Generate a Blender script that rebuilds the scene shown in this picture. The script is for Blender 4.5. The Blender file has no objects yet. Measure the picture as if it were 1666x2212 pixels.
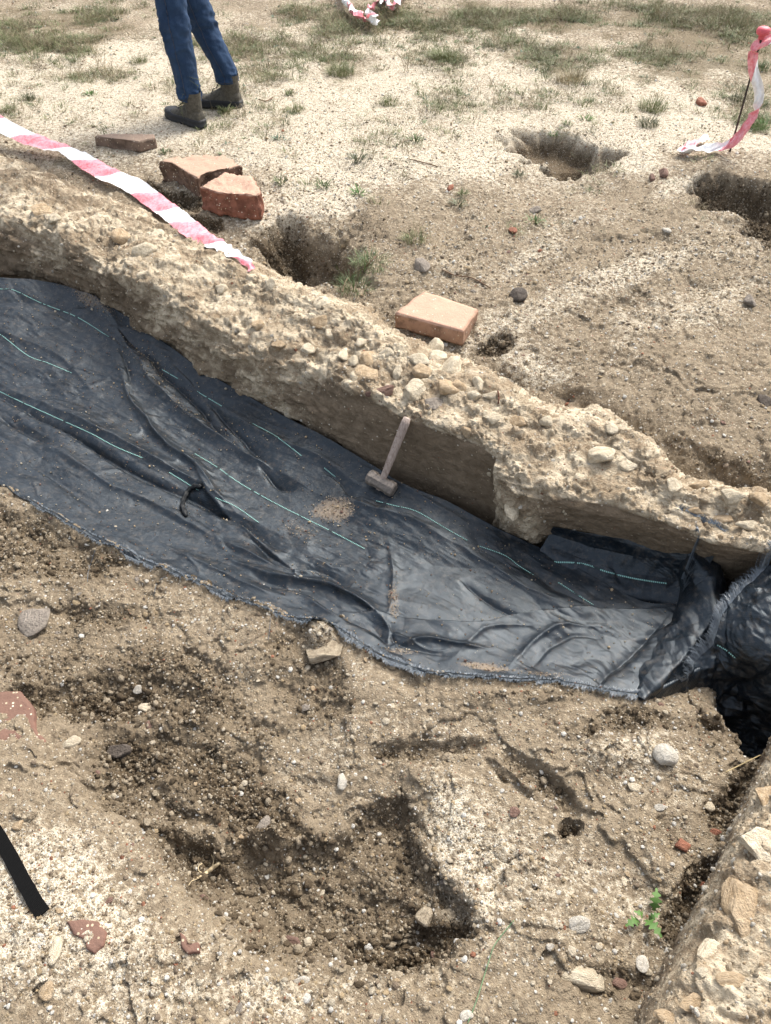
import bpy, bmesh, math, random
import numpy as np
from mathutils import Vector, Matrix
from mathutils.bvhtree import BVHTree
from mathutils import noise as mnoise

R = math.radians
random.seed(7)
rng = np.random.default_rng(7)
C = bpy.context.scene.collection
SC = bpy.context.scene

# ---------------------------------------------------------------- camera, sky, sun, exposure
CAM_H, PITCH, F = 1.6, R(45), 1670.0          # metres, downward tilt, focal length in px of a 1666 x 2212 frame
cam_d = bpy.data.cameras.new('camera'); cam = bpy.data.objects.new('camera', cam_d); C.objects.link(cam)
cam.location = (0, 0, CAM_H); cam.rotation_euler = (math.pi/2 - PITCH, 0, 0)
cam_d.sensor_fit = 'VERTICAL'; cam_d.sensor_height = 24; cam_d.lens = 24*F/2212
cam_d.clip_start = 0.02; cam_d.clip_end = 500
SC.camera = cam

SUN_EL, SUN_AZ = R(52), R(38)                 # azimuth: clockwise from +Y towards +X
wd = bpy.data.worlds.new('World'); SC.world = wd; wd.use_nodes = True
nt = wd.node_tree; nt.nodes.clear()
sky = nt.nodes.new('ShaderNodeTexSky'); sky.sky_type = 'NISHITA'; sky.sun_disc = False
sky.sun_elevation = SUN_EL; sky.sun_rotation = SUN_AZ
sky.air_density = 1.0; sky.dust_density = 4.0; sky.ozone_density = 0.6
hs = nt.nodes.new('ShaderNodeHueSaturation'); hs.inputs['Saturation'].default_value = 0.45   # thin overcast: a paler sky
bg = nt.nodes.new('ShaderNodeBackground'); bg.inputs['Strength'].default_value = 0.13
wo = nt.nodes.new('ShaderNodeOutputWorld')
nt.links.new(sky.outputs[0], hs.inputs['Color']); nt.links.new(hs.outputs[0], bg.inputs[0]); nt.links.new(bg.outputs[0], wo.inputs[0])
sd = bpy.data.lights.new('sun', 'SUN'); sd.energy = 1.5; sd.angle = R(20); sd.color = (1, .95, .87)
sun = bpy.data.objects.new('sun', sd); C.objects.link(sun)
sdir = Vector((math.sin(SUN_AZ)*math.cos(SUN_EL), math.cos(SUN_AZ)*math.cos(SUN_EL), math.sin(SUN_EL)))
sun.rotation_euler = sdir.to_track_quat('Z', 'Y').to_euler(); sun.location = sdir*20
SC.view_settings.view_transform = 'Standard'; SC.view_settings.look = 'None'
SC.view_settings.exposure = 1.36; SC.view_settings.gamma = 1; SC.view_settings.use_curve_mapping = False

# ---------------------------------------------------------------- mapping of sight lines to the ground
CP, SP = math.cos(PITCH), math.sin(PITCH)
def W(px, py, z=0.0):
    a, b = (px-833)/F, (1106-py)/F
    t = (CAM_H - z)/(SP - b*CP)
    return np.array([a*t, (CP + b*SP)*t, z])
def ray(px, py):
    a, b = (px-833)/F, (1106-py)/F
    return Vector((a, CP + b*SP, -SP + b*CP)).normalized()

# ---------------------------------------------------------------- numpy noise
def _h(i, j, k, s):
    n = (i*374761393 + j*668265263 + k*2147483647 + s*974634777) & 0xffffffff
    n = ((n ^ (n >> 13))*1274126177) & 0xffffffff
    n = ((n ^ (n >> 16))*2246822519) & 0xffffffff
    return (n ^ (n >> 15)) & 0xffffffff
def noise3(x, y, z, seed=0):                  # value noise, -1..1
    xi, yi, zi = np.floor(x).astype(np.int64), np.floor(y).astype(np.int64), np.floor(z).astype(np.int64)
    fx, fy, fz = x-xi, y-yi, z-zi
    fx, fy, fz = [f*f*f*(f*(f*6-15)+10) for f in (fx, fy, fz)]
    r = 0
    for a in (0, 1):
        for b in (0, 1):
            for c in (0, 1):
                w = (fx if a else 1-fx)*(fy if b else 1-fy)*(fz if c else 1-fz)
                r = r + w*_h(xi+a, yi+b, zi+c, seed)
    return r/2147483648.0 - 1
def fbm(x, y, z, f, octv, seed=0, gain=.5, ridged=False):
    s, a, tot = 0, 1.0, 0
    for o in range(octv):
        n = noise3(x*f + 17.3*o, y*f - 9.1*o, z*f + 3.7*o, seed+o)
        if ridged: n = 1 - 2*np.abs(n)
        s = s + a*n; tot += a; a *= gain; f *= 2.03
    return s/tot
def voro(x, y, f, seed=0):                    # 2d cells: nearest distance, second distance, cell value
    x, y = x*f, y*f
    xi, yi = np.floor(x).astype(np.int64), np.floor(y).astype(np.int64)
    d1 = np.full(x.shape, 9.0); d2 = d1.copy(); v = np.zeros(x.shape)
    for a in (-1, 0, 1):
        for b in (-1, 0, 1):
            h1 = _h(xi+a, yi+b, 5, seed); h2 = _h(xi+a, yi+b, 9, seed)
            d = np.hypot(xi+a+h1/4294967296.-x, yi+b+h2/4294967296.-y)
            near = d < d1
            d2 = np.where(near, d1, np.minimum(d2, d)); v = np.where(near, (h1 ^ h2)/4294967296., v); d1 = np.where(near, d, d1)
    return d1, d2, v
def sm(a, b, x):
    t = np.clip((x-a)/(b-a), 0, 1); return t*t*(3-2*t)
def polydist(x, y, pts, signed=False):
    best = np.full(x.shape, 1e9); side = np.zeros(x.shape); tt = np.zeros(x.shape); n = len(pts)-1
    for i in range(n):
        (ax, ay), (bx, by) = pts[i][:2], pts[i+1][:2]
        dx, dy = bx-ax, by-ay; L = dx*dx+dy*dy + 1e-12
        t = np.clip(((x-ax)*dx + (y-ay)*dy)/L, 0, 1)
        d = np.hypot(x-ax-t*dx, y-ay-t*dy); m = d < best
        best = np.where(m, d, best); side = np.where(m, np.sign(dx*(y-ay)-dy*(x-ax)), side); tt = np.where(m, (i+t)/n, tt)
    return best, side, tt

# ---------------------------------------------------------------- objects and properties
def tag(o, label=None, cat=None, group=None, kind=None):
    if label: o['label'] = label
    if cat: o['category'] = cat
    if group: o['group'] = group
    if kind: o['kind'] = kind
    return o
def link_mesh(name, verts, faces, mat, parent=None, smooth=True, attrs=None):
    me = bpy.data.meshes.new(name)
    verts = np.asarray(verts, dtype=np.float32)
    if isinstance(faces, np.ndarray):
        n, k = faces.shape
        me.vertices.add(len(verts)); me.vertices.foreach_set('co', verts.ravel())
        me.loops.add(n*k); me.loops.foreach_set('vertex_index', faces.astype(np.int32).ravel())
        me.polygons.add(n); me.polygons.foreach_set('loop_start', np.arange(0, n*k, k, dtype=np.int32))
        me.update(calc_edges=True)
    else:
        me.from_pydata([tuple(map(float, v)) for v in verts], [], faces); me.update()
    me.polygons.foreach_set('use_smooth', np.full(len(me.polygons), smooth, dtype=bool))
    for k, v in (attrs or {}).items():
        at = me.attributes.new(k, 'FLOAT', 'POINT'); at.data.foreach_set('value', np.asarray(v, dtype=np.float32).ravel())
    for m in (mat if isinstance(mat, list) else [mat]): me.materials.append(m)
    o = bpy.data.objects.new(name, me); C.objects.link(o)
    if parent: o.parent = parent
    return o
def empty(name, loc, rz=0):
    o = bpy.data.objects.new(name, None); C.objects.link(o); o.location = loc; o.rotation_euler = (0, 0, rz); o.empty_display_size = .05
    return o
def grid_faces(nu, nv, wrap=False):           # rows nu, columns nv; index = i*nv + j
    i = np.arange(nu-1)[:, None]; j = np.arange(nv if wrap else nv-1)[None, :]
    a = i*nv + j; b = i*nv + (j+1) % nv
    return np.stack([a, b, b+nv, a+nv], -1).reshape(-1, 4)

# ---------------------------------------------------------------- materials
class NT:
    def __init__(s, name, rough=.9, spec=.3):
        s.m = bpy.data.materials.new(name); s.m.use_nodes = True; s.t = s.m.node_tree
        s.b = s.t.nodes['Principled BSDF']; s.b.inputs['Roughness'].default_value = rough
        s.b.inputs['Specular IOR Level'].default_value = spec
        s.co = s.t.nodes.new('ShaderNodeTexCoord').outputs['Object']
    def n(s, k, **kw):
        nd = s.t.nodes.new('ShaderNode'+k)
        for a, v in kw.items(): setattr(nd, a, v)
        return nd
    def l(s, a, b): s.t.links.new(a, b)
    def noise(s, scale, detail=3, rough=.55, dist=0, co=None, fac=True):
        nd = s.n('TexNoise'); nd.inputs['Scale'].default_value = scale; nd.inputs['Detail'].default_value = detail
        nd.inputs['Roughness'].default_value = rough; nd.inputs['Distortion'].default_value = dist
        s.l(co or s.co, nd.inputs['Vector']); return nd.outputs[0] if fac else nd.outputs[1]
    def vor(s, scale, feature='F1', co=None, rnd=1):
        nd = s.n('TexVoronoi', feature=feature); nd.inputs['Scale'].default_value = scale; nd.inputs['Randomness'].default_value = rnd
        s.l(co or s.co, nd.inputs['Vector']); return nd
    def ramp(s, src, pts, interp='LINEAR'):
        nd = s.n('ValToRGB'); nd.color_ramp.interpolation = interp
        while len(nd.color_ramp.elements) < len(pts): nd.color_ramp.elements.new(.5)
        for e, (p, c) in zip(nd.color_ramp.elements, pts):
            e.position = p; e.color = (c, c, c, 1) if isinstance(c, (int, float)) else (*c, 1)
        s.l(src, nd.inputs[0]); return nd.outputs[0]
    def mix(s, fac, a, b, mode='MIX'):
        nd = s.n('Mix', data_type='RGBA', blend_type=mode)
        for i, v in ((0, fac), (6, a), (7, b)):
            if isinstance(v, (int, float)): nd.inputs[i].default_value = v if i == 0 else (v, v, v, 1)
            elif isinstance(v, tuple): nd.inputs[i].default_value = (*v, 1)
            else: s.l(v, nd.inputs[i])
        return nd.outputs[2]
    def math(s, op, a, b=None, clamp=False):
        nd = s.n('Math', operation=op, use_clamp=clamp)
        for i, v in ((0, a), (1, b)):
            if v is None: continue
            if isinstance(v, (int, float)): nd.inputs[i].default_value = v
            else: s.l(v, nd.inputs[i])
        return nd.outputs[0]
    def attr(s, name):
        nd = s.n('Attribute', attribute_name=name); return nd.outputs['Fac']
    def bump(s, h, strength=.5, dist=.01, prev=None):
        nd = s.n('Bump'); nd.inputs['Strength'].default_value = strength; nd.inputs['Distance'].default_value = dist
        s.l(h, nd.inputs['Height'])
        if prev is not None: s.l(prev, nd.inputs['Normal'])
        return nd.outputs[0]
    def out(s, col=None, nrm=None, rough=None):
        if col is not None:
            if isinstance(col, tuple): s.b.inputs['Base Color'].default_value = (*col, 1)
            else: s.l(col, s.b.inputs['Base Color'])
        if nrm is not None: s.l(nrm, s.b.inputs['Normal'])
        if rough is not None: s.l(rough, s.b.inputs['Roughness'])
        return s.m

def speckle(g, col, scale, thr, cols, amount=1.0, gate=None):
    v = g.vor(scale)
    rad = g.math('LESS_THAN', v.outputs['Distance'], thr)
    sep = g.n('SeparateColor'); g.l(v.outputs['Color'], sep.inputs[0])
    c = g.ramp(sep.outputs[0], cols, 'CONSTANT')
    f = g.math('MULTIPLY', rad, g.math('LESS_THAN', sep.outputs[1], amount if gate is None else gate))
    return g.mix(f, col, c), g.math('MULTIPLY', f, g.math('SUBTRACT', thr, v.outputs['Distance'])), f

PEB = [(0, (.44, .36, .25)), (.3, (.55, .47, .35)), (.5, (.36, .285, .19)), (.68, (.64, .585, .49)), (.8, (.26, .21, .155)), (.965, (.27, .13, .08))]
def ground_mat():
    g = NT('earth_and_gravel', .95, .2)
    pale, damp, lit = g.attr('pale'), g.attr('damp'), g.attr('litter')
    n1 = g.noise(7, 5, .6); n2 = g.noise(55, 5, .65); n3 = g.noise(260, 3, .6)
    soil = g.mix(g.ramp(n1, [(.3, 0), (.7, 1)]), (.145, .110, .073), (.245, .193, .131))
    soil = g.mix(g.ramp(n2, [(.38, 0), (.66, 1)]), soil, (.33, .268, .186))
    sand = g.mix(g.ramp(n3, [(.36, 0), (.62, 1)]), (.34, .27, .18), (.80, .73, .59))
    sand = g.mix(g.ramp(n2, [(.35, 1), (.5, 0)]), sand, (.25, .195, .13))
    pf = g.math('ADD', pale, g.math('MULTIPLY', g.math('SUBTRACT', n2, .5), 1.3), clamp=True)
    col = g.mix(g.ramp(pf, [(.3, 0), (.62, 1)]), soil, sand)
    col, h1, f1 = speckle(g, col, 150, .42, PEB, gate=g.math('ADD', g.math('MULTIPLY', pale, .62), .13))
    col, h2, f2 = speckle(g, col, 68, .34, PEB, gate=g.math('ADD', g.math('MULTIPLY', pale, .22), .07))
    df = g.math('ADD', damp, g.math('MULTIPLY', g.math('SUBTRACT', n2, .5), .9), clamp=True)
    dark = g.mix(g.ramp(n3, [(.35, 0), (.7, 1)]), (.066, .047, .028), (.155, .114, .069))
    dk = g.math('MULTIPLY', g.ramp(df, [(.25, 0), (.8, 1)]), g.math('SUBTRACT', 1, g.math('MULTIPLY', f1, .55)))
    col = g.mix(dk, col, dark)
    lf = g.math('ADD', lit, g.math('MULTIPLY', g.math('SUBTRACT', g.noise(38, 6, .7), .5), 1.5), clamp=True)
    litc = g.mix(g.ramp(n3, [(.4, 0), (.65, 1)]), (.12, .092, .052), (.23, .185, .115))
    col = g.mix(g.ramp(lf, [(.5, 0), (.75, .8)]), col, litc)
    hh = g.math('ADD', g.math('MULTIPLY', n2, .6), g.math('MULTIPLY', n3, .4))
    b = g.bump(hh, 1.0, .017); b = g.bump(h1, 1.0, .008, b); b = g.bump(h2, 1.0, .016, b)
    return g.out(col, b)
def mortar_mat():
    g = NT('lime_mortar', .95, .2); mp = g.n('Mapping'); mp.inputs['Rotation'].default_value = (0, 0, R(33)); mp.inputs['Scale'].default_value = (.8, 1, 1); g.l(g.co, mp.inputs[0]); g.co = mp.outputs[0]
    face, warm = g.attr('face'), g.attr('warm')
    n1 = g.noise(8, 6, .62, .3); n2 = g.noise(30, 7, .68, .3); n3 = g.noise(230, 3, .6)
    col = g.mix(g.ramp(n2, [(.36, 0), (.58, 1)]), (.29, .22, .145), (.68, .58, .425))
    col = g.mix(g.ramp(n1, [(.43, 0), (.58, .8)]), col, (.25, .182, .113))
    col = g.mix(g.ramp(n3, [(.55, 0), (.72, .6)]), col, (.68, .6, .46))
    brown = g.mix(g.ramp(n2, [(.35, 0), (.7, 1)]), (.15, .112, .073), (.27, .208, .143))
    ff = g.math('ADD', face, g.math('MULTIPLY', g.math('SUBTRACT', n1, .5), 1.2), clamp=True)
    col = g.mix(g.ramp(ff, [(.35, 0), (.65, 1)]), col, brown)
    col, h1, f1 = speckle(g, col, 120, .36, PEB, gate=g.math('SUBTRACT', .30, g.math('MULTIPLY', face, .24)))
    col, h2, f2 = speckle(g, col, 50, .3, PEB, gate=g.math('SUBTRACT', .14, g.math('MULTIPLY', face, .13)))
    cr = g.ramp(g.noise(17, 8, .8, .8), [(.34, 1), (.42, 0)]); col = g.mix(g.math('MULTIPLY', cr, .4), col, (.12, .085, .05))
    b = g.bump(g.math('ADD', g.math('MULTIPLY', n2, .7), g.math('MULTIPLY', n3, .3)), 1, .026)
    b = g.bump(h1, 1, .01, b); b = g.bump(h2, 1, .02, b)
    return g.out(col, b)
def stone_mat(name, c1, c2, scale=2.2, rough=.85, obj_random=.12, spec=.3):
    g = NT(name, rough, spec)
    n = g.noise(scale, 6, .65, .3); n2 = g.noise(scale*5, 3, .6)
    col = g.mix(g.ramp(n, [(.36, 0), (.64, 1)]), c1, c2)
    col = g.mix(g.ramp(n2, [(.32, .3), (.5, 0)]), col, tuple(c*.5 for c in c1))
    oi = g.n('ObjectInfo'); rr = g.ramp(oi.outputs['Random'], [(0, 1-obj_random*2), (1, 1)])
    col = g.mix(1.0, col, rr, 'MULTIPLY')
    return g.out(col, g.bump(g.math('ADD', n, g.math('MULTIPLY', n2, .4)), .6, .10 if scale < 8 else .006))
def simple(name, col, rough=.6, spec=.4, bump=0, bs=200, var=.2):
    g = NT(name, rough, spec); n = g.noise(bs, 4)
    c = g.mix(g.ramp(n, [(.3, 0), (.7, 1)]), tuple(x*(1-var) for x in col), tuple(min(1, x*(1+var)) for x in col))
    return g.out(c, g.bump(n, bump, .003) if bump else None)
def brick_mat(name, top, side, grit=.13):
    g = NT(name, .92, .2)
    n1 = g.noise(16, 6, .65); n2 = g.noise(140, 4, .6)
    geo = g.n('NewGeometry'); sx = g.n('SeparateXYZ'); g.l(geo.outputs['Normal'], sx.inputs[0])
    up = g.ramp(sx.outputs[2], [(.45, 0), (.85, 1)])            # paler upward faces: dust plus top light put into the colour
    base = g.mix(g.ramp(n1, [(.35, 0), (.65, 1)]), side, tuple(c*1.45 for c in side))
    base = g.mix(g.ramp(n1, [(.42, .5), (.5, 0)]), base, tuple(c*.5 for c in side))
    dust = g.mix(g.ramp(n1, [(.3, 0), (.7, 1)]), tuple(c*.88 for c in top), top)  # this tone also carries the lit top of the brick
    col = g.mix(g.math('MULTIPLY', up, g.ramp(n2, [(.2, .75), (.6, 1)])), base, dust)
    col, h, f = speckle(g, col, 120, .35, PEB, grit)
    return g.out(col, g.bump(g.math('ADD', n1, g.math('MULTIPLY', n2, .5)), .6, .008))
def tarp_mat():
    g = NT('woven_black_plastic', .45, .5); g.b.inputs['Specular Tint'].default_value = (.82, .92, 1, 1)
    dust = g.attr('dust')
    n = g.noise(14, 5, .6, .3); n2 = g.noise(120, 4, .65)
    col = g.mix(g.ramp(n, [(.35, 0), (.7, 1)]), (.004, .0065, .0095), (.010, .0155, .022))
    df = g.math('ADD', dust, g.math('MULTIPLY', g.math('SUBTRACT', n2, .5), 1.3), clamp=True)
    dm = g.ramp(df, [(.36, 0), (.72, .9)])
    col = g.mix(dm, col, (.22, .17, .12))
    thin = g.math('MULTIPLY', g.ramp(g.noise(45, 7, .8), [(.5, 0), (.7, .38)]), 1.0)
    col = g.mix(thin, col, (.15, .12, .09))
    mp2 = g.n('Mapping'); mp2.inputs['Rotation'].default_value = (0, 0, R(33)); g.l(g.co, mp2.inputs[0])
    w = g.n('TexWave', wave_type='BANDS', bands_direction='X'); w.inputs['Scale'].default_value = 75; g.l(mp2.outputs[0], w.inputs[0])
    w2 = g.n('TexWave', wave_type='BANDS', bands_direction='Y'); w2.inputs['Scale'].default_value = 75; g.l(mp2.outputs[0], w2.inputs[0])
    mp = g.n('Mapping'); mp.inputs['Rotation'].default_value = (0, 0, R(33)); mp.inputs['Scale'].default_value = (.35, 1, 1); g.l(g.co, mp.inputs[0])
    rg = g.n('TexNoise', noise_type='RIDGED_MULTIFRACTAL'); g.l(mp.outputs[0], rg.inputs['Vector']); rg.inputs['Scale'].default_value = 9; rg.inputs['Detail'].default_value = 4; rg.inputs['Roughness'].default_value = .55; rg.inputs['Distortion'].default_value = .25
    b = g.bump(rg.outputs[0], .40, .012); b = g.bump(g.noise(26, 5, .6, .2), .22, .015, b); b = g.bump(g.math('MULTIPLY', w.outputs[1], w2.outputs[1]), .30, .002, b); b = g.bump(g.noise(300, 2, .7), .16, .002, b)
    r = g.math('ADD', g.ramp(g.noise(9, 5, .6), [(.3, .29), (.7, .44)]), g.math('MULTIPLY', dm, .4))
    return g.out(col, b, r)
def tape_mat():
    g = NT('barrier_tape_plastic', .32, .5)
    s, t = g.attr('along'), g.attr('across')
    ph = g.math('FRACT', g.math('ADD', s, g.math('MULTIPLY', t, .22)))
    red = g.math('GREATER_THAN', ph, .5)
    n = g.noise(60, 6, .7)
    r = g.mix(g.ramp(n, [(.35, 0), (.65, 1)]), (.74, .16, .20), (.86, .42, .45))
    w = g.mix(g.ramp(n, [(.38, 0), (.6, 1)]), (.80, .79, .78), (.90, .90, .90))
    dirt = g.ramp(g.noise(34, 7, .8, .6), [(.6, 0), (.7, .6)])
    col = g.mix(dirt, g.mix(red, w, r), (.33, .27, .2))
    return g.out(col, g.bump(g.noise(40, 4, .6), .3, .01))
def leaf_mat(name, c1, c2):
    g = NT(name, .6, .3); oi = g.n('ObjectInfo')
    c = g.mix(g.ramp(g.noise(30, 3), [(.3, 0), (.7, 1)]), c1, c2)
    c = g.mix(g.ramp(oi.outputs['Random'], [(0, 0), (1, .45)]), c, tuple(.6*x for x in c1))
    return g.out(c)

M_ground, M_mortar, M_tarp, M_tape = ground_mat(), mortar_mat(), tarp_mat(), tape_mat()
ST = dict(
    pale=stone_mat('pale_limestone', (.58, .48, .335), (.80, .70, .53)), white=stone_mat('white_stone', (.60, .54, .44), (.76, .71, .62)),
    tan=stone_mat('tan_stone', (.42, .30, .175), (.62, .48, .32)), grey=stone_mat('grey_stone', (.23, .195, .16), (.37, .32, .265)),
    dark=stone_mat('dark_grey_stone', (.085, .068, .055), (.16, .132, .108)), red=stone_mat('fired_clay', (.27, .105, .062), (.43, .19, .12)),
    mauve=stone_mat('mauve_clay', (.20, .115, .085), (.31, .20, .155)), soil=stone_mat('damp_soil_clod', (.085, .061, .037), (.175, .130, .080), 2, .95),
    dry=stone_mat('dry_soil_clod', (.30, .24, .165), (.52, .435, .315), 2.5, .95), black=stone_mat('charcoal', (.018, .018, .02), (.05, .05, .05)))
PEBM = [stone_mat('pebble_'+k, c1, c2, 1.5) for k, c1, c2 in (('cream', (.5, .42, .3), (.66, .58, .45)), ('white', (.66, .62, .54), (.80, .77, .70)),
        ('ochre', (.38, .28, .16), (.5, .39, .25)), ('brown', (.2, .15, .1), (.32, .25, .18)), ('clay', (.38, .16, .09), (.45, .22, .14)))]

# ---------------------------------------------------------------- ground shape
ctrl_px = [  # px, py, z
 (-400,100,0),(0,100,0),(500,100,0),(1000,100,0),(1666,100,.0),(2200,100,.02),(0,200,0),(420,260,0),(900,240,0),(1400,230,0),(1700,230,0),
 (-300,300,0),(80,300,0),(250,330,0),(480,330,0),(300,395,-.03),(420,450,-.05),(600,440,-.02),(750,420,-.03),(1000,400,-.03),(1250,300,-.02),(1580,330,-.01),(1450,340,-.02),
 (1900,350,-.02),(1100,420,-.05),(1420,400,-.04),(1200,500,-.065),(1000,520,-.065),(1400,520,-.07),(1600,600,-.08),(1900,600,-.08),(860,560,-.07),(880,640,-.09),(1000,640,-.085),
 (1150,640,-.09),(1350,680,-.095),(1640,740,-.1),(1900,800,-.1),(900,740,-.12),(1050,760,-.12),(1200,740,-.1),(1300,850,-.115),(1500,860,-.115),(1640,960,-.12),(1900,1000,-.12),
 (1120,830,-.15),(1250,880,-.165),(1400,940,-.17),(1560,1030,-.18),(1700,1060,-.18),(2100,1150,-.18),
 (0,420,-.1),(150,500,-.12),(380,560,-.16),(560,680,-.22),(700,740,-.22),(830,820,-.2),(1000,890,-.24),(1180,980,-.26),(1400,1060,-.28),(1640,1130,-.3),
 (-400,640,-.36),(0,640,-.37),(215,700,-.38),(370,800,-.4),(560,900,-.42),(700,980,-.43),(810,1060,-.44),(940,1110,-.45),(1070,1170,-.46),(1290,1240,-.5),(1440,1280,-.52),(1570,1330,-.54),(2100,1450,-.55),
 (-300,850,-.35),(150,850,-.36),(400,1000,-.4),(700,1130,-.43),(1000,1250,-.45),(1250,1360,-.46),(1400,1400,-.46),
 (-300,1000,-.28),(0,1055,-.275),(250,1200,-.285),(500,1310,-.295),(700,1355,-.285),(860,1445,-.30),(950,1475,-.305),(1100,1480,-.31),(1200,1485,-.315),(1375,1515,-.325),
 (100,1300,-.28),(300,1400,-.3),(600,1500,-.305),(900,1600,-.3),(1200,1600,-.31),(1450,1600,-.32),(1600,1750,-.33),(1660,1800,-.34),(2200,1500,-.33),(2200,1900,-.33),(-300,1300,-.27),
 (0,1600,-.235),(100,1750,-.225),(-300,1700,-.21),(150,2000,-.21),(-200,2100,-.2),(100,2200,-.2),(400,2150,-.215),(700,2200,-.24),(1000,2200,-.25),(1250,2100,-.27),
 (1200,1900,-.285),(1450,1750,-.31),(1400,2000,-.31),(600,1700,-.33),(520,1850,-.32),(850,1850,-.33),(200,1480,-.3),(1300,2200,-.3),(1800,2300,-.3)]
cp = np.array([W(*p) for p in ctrl_px] + [(x, y, 0) for x in (-14, -7, 0, 7, 14) for y in (9, 14)] + [(-3, 6, 0), (3, 6, 0), (0, 7, 0), (-5, 4, 0), (6, 4, -.02),
      (-3, 2.5, -.25), (-4, 1, -.25), (4, 1, -.3), (-3, -1, -.2), (0, -1, -.22), (3, -1, -.25), (0, -2, -.22)])
def tps_fit(P, lam=2e-3):
    n = len(P); d = np.hypot(P[:, None, 0]-P[None, :, 0], P[:, None, 1]-P[None, :, 1]) + 1e-9
    K = d*d*np.log(d) + lam*np.eye(n); A = np.zeros((n+3, n+3)); A[:n, :n] = K; A[:n, n] = 1; A[:n, n+1:] = P[:, :2]; A[n:, :n] = A[:n, n:].T
    return np.linalg.solve(A, np.r_[P[:, 2], 0, 0, 0])
tw = tps_fit(cp)
def tps(x, y):
    r = tw[-3] + tw[-2]*x + tw[-1]*y
    for w, p in zip(tw, cp):
        d2 = (x-p[0])**2 + (y-p[1])**2 + 1e-12; r = r + w*.5*d2*np.log(d2)
    return r
# raster of the smooth ground for quick lookups
RX, RY, RS = np.arange(-6, 6.01, .04), np.arange(-1.5, 10.01, .04), .04
GX, GY = np.meshgrid(RX, RY)
H0 = tps(GX, GY)
def h0(x, y):
    u = np.clip((x+6)/RS, 0, len(RX)-1.001); v = np.clip((y+1.5)/RS, 0, len(RY)-1.001)
    i, j = u.astype(int), v.astype(int); fu, fv = u-i, v-j
    r = (H0[j, i]*(1-fu)+H0[j, i+1]*fu)*(1-fv) + (H0[j+1, i]*(1-fu)+H0[j+1, i+1]*fu)*fv
    return r
def P0(px, py):                               # where a sight line meets the smooth ground
    z = -.1
    for _ in range(14):
        w = W(px, py, z); z = .5*z + .5*float(h0(np.array([w[0]]), np.array([w[1]]))[0])
    return W(px, py, z)
def ell(px, py, rx, ry, rot=0):               # an oval patch of ground: centre + inverse frame
    c = P0(px, py)[:2]; ca, sa = math.cos(R(rot)), math.sin(R(rot))
    a = P0(px+rx*ca, py+rx*sa)[:2]-c; b = P0(px-ry*sa, py+ry*ca)[:2]-c
    return c, np.linalg.inv(np.stack([a, b], 1))
def ellr(x, y, e, wob=0, f=9, seed=0):
    c, Mi = e; u = Mi[0, 0]*(x-c[0])+Mi[0, 1]*(y-c[1]); v = Mi[1, 0]*(x-c[0])+Mi[1, 1]*(y-c[1])
    r = np.hypot(u, v)
    if wob:
        m = r < 2.2; xs, ys = x[m], y[m]
        if len(xs): r[m] = r[m]*(1 + wob*fbm(xs, ys, xs*0, f, 3, seed, .65))
    return r
# pits: px, py, rx, ry, rot, depth, edge sharpness (0..1), damp (in the far holes: shade put in as colour)
pits = [
 (668,552,122,96,8,.22,.55,.5),(1200,318,105,40,12,.12,.32,.8),(1262,352,95,32,-6,.09,.32,.7),(1225,382,20,10,0,.10,.3,1.2),
 (1620,425,150,52,8,.16,.32,.8),(1608,500,22,12,0,.10,.3,1.2),(1700,470,110,70,0,.1,.5,.7),
 (700,500,150,70,-10,.05,.9,.15),(380,430,75,26,25,.05,.8,1.0),(430,492,60,18,10,.03,.8,.9),
 (1060,755,42,26,-20,.035,.6,1.0),
 (600,1940,240,80,24,.045,.7,.5),(860,1990,150,80,25,.03,.6,.75),(850,2085,90,34,0,.03,.4,.9),(410,1850,60,40,30,.025,.5,.8),
 (600,1800,160,70,25,.02,.8,.4),
 (200,1530,130,35,-8,.03,.6,.6),(270,1640,90,40,25,.02,.6,.6),(700,1470,60,80,10,.015,.7,.4),
 (930,1610,150,26,-6,.03,.5,.45),(1190,1700,120,28,38,.035,.4,.55),(1248,1800,36,28,0,.05,.4,1.2),(1400,1570,170,38,8,.02,.7,.5),
 (1600,1720,90,60,-50,.04,.6,.75),(1500,1960,110,55,-60,.04,.6,.7),(1740,1500,235,225,0,.35,.45,.6),  # dark ovals along the near wall's foot: its shade painted in
 (1340,2150,160,50,0,.02,.8,.4),(30,1540,90,50,0,.03,.6,.5),(130,1190,150,60,20,.02,.7,.4),(230,1330,120,30,8,.025,.7,.45)]
hollows = [   # outline, depth, edge width, damp
 ([(-300,1470),(40,1550),(130,1650),(215,1730),(300,1800),(375,1880),(450,1965),(560,2070),(660,2115),(640,2300),(-400,2500)], -.034, .022, 0),
 ([(300,1785),(420,1805),(560,1800),(690,1810),(790,1762),(860,1738),(905,1795),(935,1850),(990,1890),(1040,1950),(1045,2010),(990,2065),(900,2105),(760,2110),(700,2075),(620,2075),(540,2050),(450,1965),(370,1880)], .05, .035, .62),
 ([(740,2010),(830,1985),(930,1960),(1020,1960),(1040,2015),(960,2070),(900,2100),(780,2110),(725,2070)], .035, .03, .85),
 ([(70,1520),(200,1445),(330,1460),(440,1500),(420,1555),(300,1572),(180,1575),(100,1560)], .035, .05, .6),
 ([(165,1640),(215,1575),(340,1590),(310,1660),(390,1715),(480,1780),(330,1792),(210,1725)], .03, .035, .55),
 ([(560,1370),(660,1355),(740,1400),(760,1480),(700,1560),(620,1570),(570,1480)], .018, .06, .55),
 ([(0,1100),(110,1130),(230,1200),(200,1250),(60,1260),(-60,1240)], .02, .05, .6)]
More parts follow.
